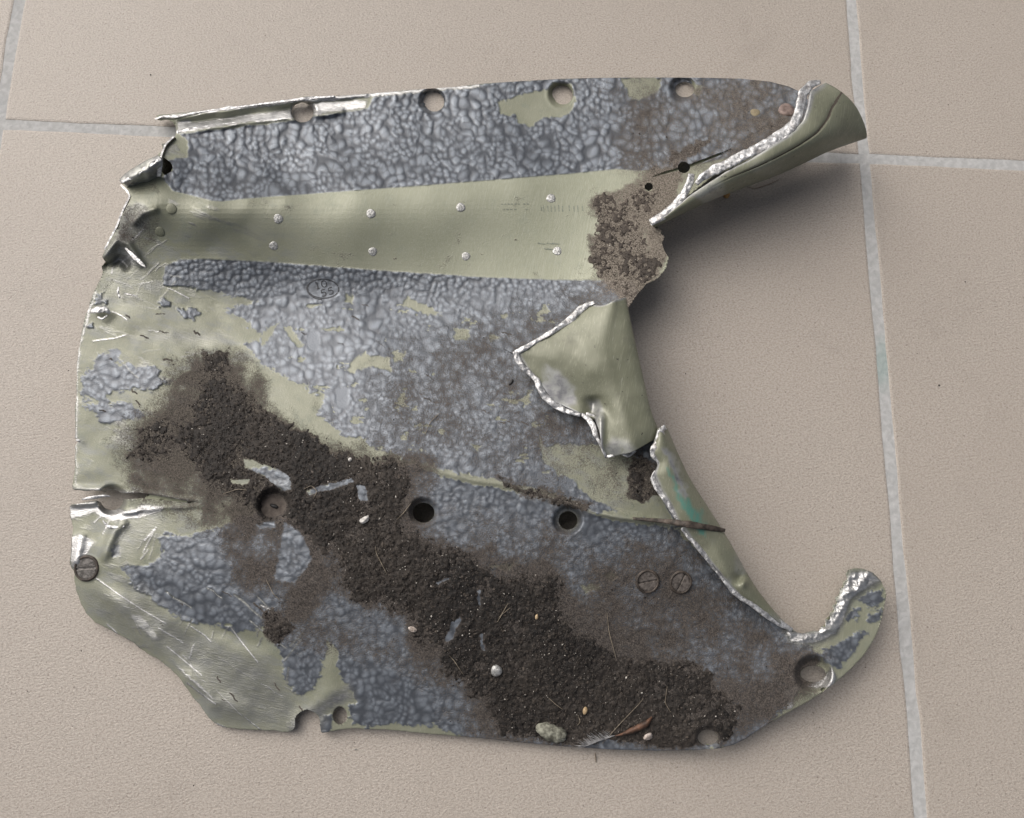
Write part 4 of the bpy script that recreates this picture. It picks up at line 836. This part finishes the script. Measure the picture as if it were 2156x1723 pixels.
def screw(u, v, r, ang, matl, lift, label=None):
    """slotted flat screw head in a countersink: two half discs either side of the slot, over a lower disc"""
    p0 = at(u, v, (base_h(u, v) + lift) * MM); e = 8.0
    du = at(u + e, v, (base_h(u + e, v) + lift) * MM) - p0; dv = at(u, v + e, (base_h(u, v + e) + lift) * MM) - p0
    x = du / np.linalg.norm(du); nz = np.cross(x, dv); nz /= np.linalg.norm(nz); nz = nz if nz[2] > 0 else -nz
    y = np.cross(nz, x); R = r * 0.25 * MM; c, s_ = math.cos(ang), math.sin(ang)
    ax = x * c + y * s_; ay = -x * s_ + y * c
    V_ = []; F3_ = []; F4_ = []
    def add(poly, z0, z1):
        n = len(poly); b0 = len(V_)
        for q in poly: V_.append(p0 + ax * q[0] + ay * q[1] + nz * z0)
        for q in poly: V_.append(p0 + ax * q[0] + ay * q[1] + nz * (z1 - 0.12 * MM))
        for q in poly:
            cxy = np.mean(poly, 0); qq = cxy + (np.array(q) - cxy) * 0.93
            V_.append(p0 + ax * qq[0] + ay * qq[1] + nz * z1)
        V_.append(p0 + ax * np.mean(poly, 0)[0] + ay * np.mean(poly, 0)[1] + nz * z1)
        for j in range(n):
            k = (j + 1) % n
            F4_.append((b0 + j, b0 + k, b0 + n + k, b0 + n + j)); F4_.append((b0 + n + j, b0 + n + k, b0 + 2 * n + k, b0 + 2 * n + j)); F3_.append((b0 + 2 * n + j, b0 + 2 * n + k, b0 + 3 * n))
    g = 0.09 * R
    for sgn in (1, -1):
        a0 = math.asin(g / R); th = np.linspace(a0, math.pi - a0, 16)
        add([(R * math.cos(t), sgn * R * math.sin(t)) for t in (th if sgn > 0 else th[::-1])], -1.0 * MM, 0.0)
    add([(R * 1.0 * math.cos(t), R * 1.0 * math.sin(t)) for t in np.linspace(0, 2 * math.pi, 25)[:-1]], -1.6 * MM, -0.55 * MM)
    sc = link('screw_head', mesh_np('screw_head', V_, [np.array(F4_), np.array(F3_)], [matl], smooth=False), panel, label)
    # narrow dark gap round the head
    th = np.linspace(0, 2 * math.pi, 33)[:-1]; V2 = []
    for rr, zz in ((R * 0.99, -0.4), (R * 1.02, 0.25), (R * 1.18, 0.3), (R * 1.26, -0.5)):
        V2 += [p0 + x * rr * math.cos(t) + y * rr * math.sin(t) + nz * zz * MM for t in th]
    i = np.arange(32); j = (i + 1) % 32
    link('countersink_rim', mesh_np('countersink_rim', V2, [np.stack([i + 32 * q, j + 32 * q, j + 32 * (q + 1), i + 32 * (q + 1)], 1) for q in range(3)], [M_SEAM]), sc)
screw(181, 1197, 20, math.radians(4), M_STEEL, 0.9, 'clean steel slotted screw head at the left edge')
screw(1364, 1225, 18.5, math.radians(10), M_DIRTY, 1.3, 'dirty slotted screw head with a level slot')
screw(1434, 1227, 18, math.radians(65), M_DIRTY, 1.3, 'dirty slotted screw head with a tilted slot')
M_PINK = simple('copper_rivet', (0.12, 0.085, 0.072), (0.27, 0.205, 0.18), 300, 0.55, 0.2)
M_OCHRE = simple('ochre_spot', (0.17, 0.14, 0.085), (0.27, 0.225, 0.14), 300, 0.7)
dome('rivet', 1656, 232, surf(1656, 232) - 0.1, 19, 1.1, M_PINK, label='reddish worn rivet head under the curled lip')
dome('rivet', 1590, 237, surf(1590, 237) - 0.1, 11, 0.4, M_OCHRE, label='small ochre rivet head near the curled lip')

# --- stamped marks: flat print just proud of the paint
def print_strokes(name, strokes, w, matl, label=None):
    V_ = []; F = []
    for st_ in strokes:
        L = resample(st_, max(2, int(np.linalg.norm(np.diff(np.array(st_, float), axis=0), axis=1).sum() / 2.0)))
        d = np.gradient(L, axis=0); d /= np.linalg.norm(d, axis=1, keepdims=True) + 1e-9
        n_ = np.stack([-d[:, 1], d[:, 0]], 1); b0 = len(V_)
        for q, nn in zip(L, n_):
            for s_ in (-1, 1):
                p = q + nn * s_ * w / 2; z = max(float(surf(p[0] + dx, p[1] + dy)) for dx in (-3, 0, 3) for dy in (-3, 0, 3)) + 0.05
                V_.append(at(p[0], p[1], z * MM))
        for k in range(len(L) - 1): F.append((b0 + 2 * k, b0 + 2 * k + 1, b0 + 2 * k + 3, b0 + 2 * k + 2))
    return link(name, mesh_np(name, V_, [np.array(F)], [matl], smooth=False), panel, label)
def oval(cx, cy, rx, ry, a0=0, a1=360, rot=0.0, n=40):
    t = np.radians(np.linspace(a0, a1, n)); c, s_ = math.cos(rot), math.sin(rot)
    x, y = rx * np.cos(t), ry * np.sin(t); return [(cx + c * a - s_ * b, cy + s_ * a + c * b) for a, b in zip(x, y)]
def glyph(ch, cx, cy, w, h, rot):
    G_ = {'1': [[(-.2,-.35),(.1,-.5),(.1,.5)], [(-.2,.5),(.4,.5)]], '0': [[(.4*math.cos(t), .5*math.sin(t)) for t in np.linspace(0, 2*math.pi, 20)]],
          '5': [[(.4,-.5),(-.3,-.5),(-.36,-.05),(-.05,-.15),(.3,-.05),(.42,.18),(.3,.42),(0,.5),(-.4,.4)]]}[ch]
    c, s_ = math.cos(rot), math.sin(rot)
    return [[(cx + c * x * w - s_ * y * h, cy + s_ * x * w + c * y * h) for x, y in L] for L in G_]
RT = math.radians(-14)
st = [oval(680, 608, 33, 20, 20, 395 - 55, 0.05), oval(680, 608, 33, 20, 345, 375, 0.05), oval(682, 609, 36, 22.5, 95, 200, 0.05)]
st += glyph('1', 667, 601, 10, 15, RT) + glyph('0', 682, 598, 13, 14, RT) + glyph('5', 681, 617, 12, 14, RT) + glyph('5', 696, 613, 12, 14, RT)
print_strokes('inspection_stamp', st, 2.1, M_INK, 'small oval ink stamp reading 10 over 55')
fs = []
for x in list(range(1055, 1092, 7)) + [1102, 1109]: fs.append([(x, 430 + (x - 1055) * -0.01), (x + 4, 430)])
for x in list(range(1058, 1084, 8)) + [1106]: fs.append([(x, 441), (x + 5, 441)])
for x in (1139, 1144, 1153, 1160, 1168, 1176, 1184, 1198, 1208, 1216, 1226): fs.append([(x, 432 + (x % 3)), (x + 1, 446 - (x % 4))])
for x in (1132, 1150, 1162): fs.append([(x, 512), (x + 16, 514)]); 
for x in (1146, 1150): fs.append([(x, 524), (x + 18, 526)])
print_strokes('faded_marking', fs, 2.0, M_FAINT, 'faded illegible printed marking on the green strip')

# ------------------------------------------------------------------ loose soil heaped on the panel
SS = 2.5
su_g = np.arange(230, 1620, SS); sv_g = np.arange(320, 1600, SS)
SU, SV = np.meshgrid(su_g, sv_g, indexing='ij')
inside = bil(D, SU, SV, GU[0], GV[0], STEP) < -2.0
sth = bil(soil, SU, SV, GU[0], GV[0], STEP)
q1, q2, qc = voro(SU, SV, 6.0, 33); r1_, r2_, rc = voro(SU, SV, 11.0, 35)
gran = 0.55 * np.sqrt(np.clip(1 - (q1 / 0.75) ** 2, 0, 1)) * (0.4 + qc) + 0.55 * np.sqrt(np.clip(1 - (r1_ / 0.6) ** 2, 0, 1)) * sst(0.55, 0.9, rc) + 0.35 * (vnoise(SU, SV, 4, 12) - 0.5) + 0.8 * (fbm(SU, SV, 40, 15, 3) - 0.5)
lay = sth * 0.85 + (gran - 0.5) * sst(0.05, 0.7, sth) * 0.62 + ((vnoise(SU, SV, 6, 44) - 0.5) * 0.75 + (fbm(SU, SV, 22, 46, 3) - 0.5) * 0.7) * sst(0.02, 0.2, sth) - 0.42
SD = np.where(inside, -lay * 8.0, 10.0)
pu, pv, sq, stt, sb, sused = build_sheet(SU, SV, None, SD, SS, None)
zt = surf(pu, pv) + np.maximum(lay.ravel(), -0.02) + 0.03
topS = at(pu, pv, zt * MM)
sr = -np.ones(len(topS), np.int64); sr[sused] = np.arange(sused.sum())
shade = np.clip(0.16 + 0.5 * (qc - 0.5) * 0.5 + 0.75 * (fbm(SU, SV, 110, 19, 4) - 0.5) + 0.25 * sst(0.6, 0.15, sth) + 0.45 * sst(1200, 1260, SU) * sst(700, 650, SV), 0, 1).ravel()
link('loose_soil', mesh_np('loose_soil', topS[sused], [sr[sq], sr[stt]], [M_SOIL], None, {'shade': shade[sused]}), label='dark brown crumbly soil spread in a diagonal band over the grey panel', cat='soil', kind='stuff')

def grains(name, pts, size, shade_, label, matl=M_SOIL, cat_='soil grains'):
    """loose irregular crumbs joined into one object: pts (n,3) world, size (n,) metres"""
    n = len(pts); oc = np.array([(1,0,0),(-1,0,0),(0,1,0),(0,-1,0),(0,0,1),(0,0,-1)], float)
    f = np.array([(0,2,4),(2,1,4),(1,3,4),(3,0,4),(2,0,5),(1,2,5),(3,1,5),(0,3,5)])
    a = rng.uniform(0, 6.28, n); c, s_ = np.cos(a), np.sin(a)
    V_ = oc[None] * (size[:, None, None] * rng.uniform(0.55, 1.25, (n, 6, 1)))
    st_ = rng.uniform(0.8, 1.8, n)[:, None]
    X = V_[..., 0] * st_; Y = V_[..., 1]; Z = V_[..., 2] * 0.75
    tl = rng.uniform(-0.6, 0.6, n)[:, None]; X, Z = X * np.cos(tl) - Z * np.sin(tl), X * np.sin(tl) + Z * np.cos(tl)
    W = np.stack([X * c[:, None] - Y * s_[:, None], X * s_[:, None] + Y * c[:, None], Z], 2) + pts[:, None]
    F = (f[None] + (np.arange(n) * 6)[:, None, None]).reshape(-1, 3)
    return link(name, mesh_np(name, W.reshape(-1, 3), [F], [matl], None, {'shade': np.repeat(shade_, 6)}, smooth=False), label=label, cat=cat_, kind='stuff')
soil_soft = bil(np.maximum(soil, dust * 0.55), SU, SV, GU[0], GV[0], STEP)
N_TRY = 600000
gu_ = rng.uniform(235, 1700, N_TRY); gv_ = rng.uniform(170, 1585, N_TRY)
ds = bil(dust, gu_, gv_, GU[0], GV[0], STEP); so = bil(soil, gu_, gv_, GU[0], GV[0], STEP); ok = bil(D, gu_, gv_, GU[0], GV[0], STEP) < -5
pr = np.clip(0.85 * sst(0.05, 0.5, so) + 0.42 * sst(0.35, 1.0, ds) * sst(0.45, 0.7, fbm(gu_, gv_, 50, 90, 3)) + 0.03 * sst(0.2, 0.6, ds), 0, 1)
kp = ok & (rng.uniform(0, 1, N_TRY) < pr * 0.42)
gu_, gv_, so = gu_[kp], gv_[kp], so[kp]
lz = bil(np.maximum(lay, 0), gu_, gv_, su_g[0], sv_g[0], SS) * (so > 0.05)
sz = rng.lognormal(math.log(0.20), 0.45, len(gu_)) * MM * (0.65 + 0.5 * np.clip(so, 0, 1)); sz = np.minimum(sz, 1.0 * MM)
gp = at(gu_, gv_, (surf(gu_, gv_) + lz + 0.05) * MM); gp[:, 2] += sz * 0.3
sh_ = np.clip(rng.normal(0.30, 0.26, len(gu_)), 0, 1.0); sh_ = np.where(rng.uniform(0, 1, len(gu_)) < 0.035, rng.uniform(1.2, 2.0, len(gu_)), sh_); sh_ = np.where((sh_ > 1.0), sh_, sh_)
sz = np.where(sh_ > 1.2, sz * 0.8, sz); sh_ = np.where((sh_ <= 1.0) & (gu_ > 1230) & (gv_ < 680), np.minimum(1, sh_ + 0.4), sh_)
grains('soil_crumbs', gp, sz, sh_, 'scattered dark and pale crumbs of soil and grit over the panel')

nb = 420; bu_ = rng.uniform(360, 1560, nb * 6); bv_ = rng.uniform(780, 1580, nb * 6); kb_ = bil(soil, bu_, bv_, GU[0], GV[0], STEP) > 0.35
bu_, bv_ = bu_[kb_][:nb], bv_[kb_][:nb]; bs_ = rng.uniform(0.45, 0.95, len(bu_)) * MM
bp_ = at(bu_, bv_, (surf(bu_, bv_) + bil(np.maximum(lay, 0), bu_, bv_, su_g[0], sv_g[0], SS) + 0.1) * MM)
grains('soil_clods', bp_, bs_, np.clip(rng.normal(0.45, 0.35, len(bu_)), 0, 1.35), 'larger brown clods lying on top of the soil band', cat_='soil clods')

# grit on the floor
n = 170; fu = rng.uniform(0, 2156, n); fv = rng.uniform(0, 1723, n)
outp = np.ones(n, bool); ii = (fu > 130) & (fu < 1880) & (fv > 150) & (fv < 1600)
outp[ii] = sdf(fu[ii], fv[ii], OUTLINE) > 14
fu, fv = fu[outp], fv[outp]
fz = rng.lognormal(math.log(0.21), 0.45, len(fu)) * MM; fp = at(fu, fv, np.full(len(fu), 0.0)); fp[:, 2] += fz * 0.4
fs_ = np.where(rng.uniform(0, 1, len(fu)) < 0.3, 1.7, rng.uniform(0.0, 0.3, len(fu)))
grains('floor_grit', fp, np.minimum(fz, 0.9 * MM), fs_, 'tiny dark and white specks of grit on the tiles', cat_='grit')

# ------------------------------------------------------------------ single bits of litter in the soil
M_FIBRE = simple('dry_fibre', (0.16, 0.13, 0.095), (0.32, 0.27, 0.20), 200, 0.6)
M_WHITE = simple('white_chip', (0.36, 0.34, 0.31), (0.72, 0.70, 0.66), 500, 0.6)
M_BARK = simple('lichen_bark', (0.085, 0.083, 0.062), (0.33, 0.33, 0.265), 420, 0.8, 0, 0.8, 0.001)
M_DOWN = simple('grey_down', (0.13, 0.13, 0.135), (0.36, 0.36, 0.36), 500, 0.7)
M_RUST = simple('rust_leaf', (0.045, 0.026, 0.018), (0.17, 0.085, 0.05), 260, 0.65)
M_CREAM = simple('cream_fluff', (0.30, 0.25, 0.21), (0.66, 0.58, 0.52), 500, 0.9, 0, 0.9, 0.001)
M_SEED = simple('tan_seed', (0.34, 0.24, 0.13), (0.52, 0.40, 0.25), 400, 0.55)
M_AMBER = simple('amber_bead', (0.34, 0.17, 0.045), (0.52, 0.29, 0.09), 400, 0.4)
M_BLACK = simple('black_fleck', (0.010, 0.010, 0.010), (0.03, 0.03, 0.03), 400, 0.6)
def sz_(u, v): return float(surf(u, v) + max(0.0, float(bil(lay, u, v, su_g[0], sv_g[0], SS))))
def thread(name, pts, w, matl, label, cat_, group=None, floor_z=None, lift=0.4):
    L = resample(pts, 22); ker = np.array([1, 2, 1.0]) / 4
    for _ in range(3): L[1:-1] = ker[0] * L[:-2] + ker[1] * L[1:-1] + ker[2] * L[2:]
    n = len(L); K = 5; d = np.gradient(L, axis=0); d /= np.linalg.norm(d, axis=1, keepdims=True); nn = np.stack([-d[:, 1], d[:, 0]], 1)
    P = np.zeros((n, K, 3)); t = np.linspace(0, 1, n); ww = w * (0.4 + 0.6 * np.sin(np.clip(t, 0.03, 0.97) * math.pi)) / 2
    zb = np.array([sz_(*p) if floor_z is None else floor_z for p in L]); zb = zb + lift + 0.8 * np.sin(t * math.pi) * lift
    for k in range(K):
        a = 2 * math.pi * k / K; o = ww * math.cos(a)
        P[:, k] = at(L[:, 0] + nn[:, 0] * o, L[:, 1] + nn[:, 1] * o, (zb + ww * math.sin(a) * 0.25) * MM)
    idx = np.arange(n * K).reshape(n, K); a, b = idx[:-1], idx[1:]
    q = np.stack([a.ravel(), np.roll(a, -1, 1).ravel(), np.roll(b, -1, 1).ravel(), b.ravel()], 1)
    return link(name, mesh_np(name, P.reshape(-1, 3), [q], [matl]), label=label, cat=cat_, group=group)
def blob(name, u, v, rx, ry, rz, rot, matl, label, cat_, seed=0, z=None, rag=0.25, ribs=0, parent=None):
    """small irregular lump: radii rx, ry in traced units, rz in mm"""
    n, K = 10, 18; z0 = (sz_(u, v) if z is None else z) + rz * 0.45
    th = np.linspace(0, math.pi, n); ph = np.linspace(0, 2 * math.pi, K + 1)[:-1]
    T, Pn = np.meshgrid(th, ph, indexing='ij')
    r = 1 + rag * (vnoise(np.cos(Pn) * 3 + seed * 9 + 50, np.sin(Pn) * 3 + T * 2 + 50, 1.0, seed) - 0.5) * 2 * np.sin(T)
    x = r * np.cos(T); y = r * np.sin(T) * np.cos(Pn); zz = r * np.sin(T) * np.sin(Pn)
    if ribs: 
        k_ = 1 + 0.10 * np.sin(x * ribs); y = y * k_; zz = zz * k_
    c, s_ = math.cos(rot), math.sin(rot)
    P = at(u + c * x * rx - s_ * y * ry, v + s_ * x * rx + c * y * ry, (z0 + zz * rz) * MM)
    idx = np.arange(n * K).reshape(n, K); a, b = idx[:-1], idx[1:]
    q = np.stack([a.ravel(), np.roll(a, -1, 1).ravel(), np.roll(b, -1, 1).ravel(), b.ravel()], 1)
    return link(name, mesh_np(name, P.reshape(-1, 3), [q], [matl]), parent, label=label, cat=cat_)
blob('paint_chip', 767, 1094, 11, 6, 0.9, -0.55, M_WHITE, 'bright white chip lying in the dark soil left of the middle', 'chip', 3, rag=0.5)
blob('white_pellet', 737, 968, 4, 4, 0.9, 0, M_WHITE, 'tiny round white pellet at the upper edge of the soil', 'pellet', 4)
b_ = blob('bark_flake', 1160, 1541, 34, 19, 2.4, 0.36, M_BARK, 'ridged pale grey green bark flake at the lower edge of the soil', 'bark flake', 5, rag=0.3, ribs=26)
blob('flake_tip', 1182, 1553, 10, 8, 1.6, 0.5, M_WHITE, None, None, 6, parent=b_)
blob('cream_fluff', 1364, 1551, 10, 7, 1.2, -0.6, M_CREAM, 'cream tuft of fluff beside the rust brown leaf', 'fluff', 7, rag=0.5)
blob('tan_seed', 1232, 1497, 5, 8, 0.9, 0.15, M_SEED, 'pointed tan seed standing in the soil above the feather', 'seed', 8)
blob('brown_seed', 1130, 1299, 3.5, 6, 0.8, 0.1, M_SEED, 'small brown seed on the soil near the middle right', 'seed', 9)
blob('pink_flake', 868, 1326, 9, 5, 0.7, 0.45, M_CREAM, 'pale pink flake at the left rim of the soil band', 'flake', 10, rag=0.5)
blob('amber_bead', 1530, 409, 7, 8, 1.6, 0.2, M_AMBER, 'amber coloured bead on the tile under the curled lip', 'bead', 11, z=0.0)
blob('black_fleck', 1076, 805, 3, 8, 0.5, 0.6, M_BLACK, 'black fleck on the hammered grey paint in the middle', 'fleck', 14)
# rust leaf: thin curved blade
lu = [(1294,1549),(1310,1543),(1325,1534),(1345,1524),(1360,1517),(1372,1508)]
ll = [(1296,1551),(1314,1549),(1332,1545),(1350,1538),(1364,1530),(1374,1513)]
lz_ = [sz_(1320, 1540) + q for q in (0.8, 1.4, 2.2, 2.8, 3.0, 2.6)]
G = np.stack([at([p[0] + (q[0] - p[0]) * t for p, q in zip(lu, ll)], [p[1] + (q[1] - p[1]) * t for p, q in zip(lu, ll)], [(z + 1.0 * math.sin(t * 3.14)) * MM for z in lz_]) for t in np.linspace(0, 1, 6)], 1)
v_, t_, b2_, s_ = shell(G, 0.0003)
link('dry_leaf', mesh_np('dry_leaf', v_, [t_, b2_, s_], [M_RUST]), label='curled rust brown dry leaf in the soil at the lower edge', cat='leaf')
# feather: quill with barbs as its parts
fe = thread('feather', [(1294,1549),(1270,1556),(1245,1566),(1228,1574)], 3, M_DOWN, 'small fluffy grey feather at the lower edge of the soil', 'feather')
def barbs():
    V_ = []; F = []
    for k in range(110):
        t = rng.uniform(0, 1); u0 = 1292 - 60 * t; v0 = 1550 + 22 * t; sd_ = 1 if k % 2 else -1
        ln = (10 + 24 * math.sin(min(1, t + 0.2) * 2.6)) * rng.uniform(0.6, 1.1); a = math.radians(160 + sd_ * rng.uniform(8, 34)); z0 = sz_(1265, 1562) + rng.uniform(0.3, 2.2); b0 = len(V_)
        for q in range(5):
            x = u0 + math.cos(a) * ln * q / 4; y = v0 - math.sin(a) * ln * q / 4 + 0.6 * q * q * 0.3
            w = 0.55 * (1 - q / 5)
            for s2 in (-1, 1): V_.append(at(x, y + s2 * w, (z0 - 0.1 * q) * MM))
        for q in range(4): F.append((b0 + 2 * q, b0 + 2 * q + 1, b0 + 2 * q + 3, b0 + 2 * q + 2))
    return mesh_np('barbs', np.array(V_), [np.array(F)], [M_DOWN])
o = link('barbs', barbs(), fe); o['kind'] = 'stuff'
FIB = [[(1355,1470),(1348,1480),(1300,1530),(1268,1566)],[(945,1380),(955,1390),(975,1420)],[(1070,1270),(1056,1295),(1046,1312)],[(1074,1280),(1060,1292),(1050,1300)],[(1285,1530),(1290,1540),(1296,1552)],
 [(1217,1506),(1222,1520),(1216,1528)],[(1155,1470),(1172,1485),(1186,1495)],[(906,957),(880,975),(850,985)],[(895,915),(905,890),(925,870)],[(1010,1240),(1025,1260),(1034,1290)],[(790,1150),(792,1165),(815,1210)],
 [(865,1060),(850,1080),(835,1095)],[(1115,1390),(1130,1410),(1150,1440)],[(1370,1225),(1360,1270),(1352,1300)],[(1278,1290),(1282,1330),(1298,1390)],[(560,1220),(575,1250),(590,1265)],[(1000,1420),(1015,1440),(1020,1470)],
 [(640,1030),(655,1022),(668,1034),(660,1050)],[(724,1150),(712,1165),(700,1172)],[(470,1040),(500,1030),(520,1032)],[(740,1270),(733,1290),(720,1300)],[(1405,1445),(1400,1480),(1412,1500)]]
FIBL = ['long hooked fibre beside the grey feather', 'curved fibre just left of the shiny rivet', 'longest straw coloured fibre right of the grey scratches', 'short fork of fibre beside the longest straw coloured one', 'short fibre standing between feather and leaf',
 'tiny bent fibre below the tan seed', 'slanting fibre above the bark flake', 'thin fibre at the upper soil edge by the olive crease', 'pale fibre crossing the olive crease at the soil edge', 'bent fibre above the grey scratches', 'long fibre hanging below the white chip',
 'fibre at the left side of the black open hole', 'long thin fibre left of the tan seed', 'thin curved fibre below the level slotted screw', 'long curved fibre down the right part of the soil', 'faint fibre on the brown film below the plugged hole', 'fibre just under the small grey scratch by the rivet',
 'looped hair beside the plugged hole', 'short fibre right below the plugged hole', 'fibre near the pale flakes at the left of the soil', 'fibre on the grey paint at the lower left soil edge', 'thin fibre near the lower right hole']
for k_, (f, fl_) in enumerate(zip(FIB, FIBL)):
    if k_ not in (4, 7, 9, 12, 13, 16, 18, 20): thread('dry_fibre', f, 1.6, M_FIBRE, fl_, 'fibre', 'plant fibres in the soil')
thread('stem_fibre', [(1405,1040),(1412,1060),(1422,1076)], 2.6, M_FIBRE, 'thin straw coloured stem beside the rolled edge', 'fibre')
thread('floor_hair', [(1560,390),(1590,398),(1625,386),(1640,378)], 2.0, M_FIBRE, 'fine pale hair on the tile under the curled lip', 'hair', floor_z=0.1, lift=0.3)
thread('floor_straw', [(1253,1585),(1254,1595),(1255,1606)], 3.0, M_FIBRE, 'tiny pale straw on the tile just below the panel', 'straw', floor_z=0.1, lift=0.3)
thread('black_scratch_fibre', [(1060,735),(1090,750),(1110,768)], 1.6, M_BLACK, 'fine black thread on the grey hammered paint', 'thread', lift=0.15)
# packed dirt seen a little way down the third hole of the middle row
M_PLUG = simple('packed_dirt', (0.065, 0.053, 0.044), (0.13, 0.11, 0.095), 300, 0.9)
V_ = [at(577, 1064, (base_h(577, 1064) - 5.5) * MM)]
for k in range(24):
    a = 2 * math.pi * k / 24; V_.append(at(577 + 34 * math.cos(a), 1064 + 34 * math.sin(a), (base_h(577, 1064) - 5.0 + 0.5 * math.sin(3 * a)) * MM))
pl = link('dirt_plug', mesh_np('dirt_plug', np.array(V_), [np.array([(0, 1 + (k + 1) % 24, 1 + k) for k in range(24)])], [M_PLUG]), panel, 'packed brown dirt filling the hole left of the middle')
blob('dark_clod', 577, 1066, 9, 4, 0.8, 0.3, M_BLACK, None, None, 21, z=float(base_h(577, 1064)) - 5.4, parent=pl)
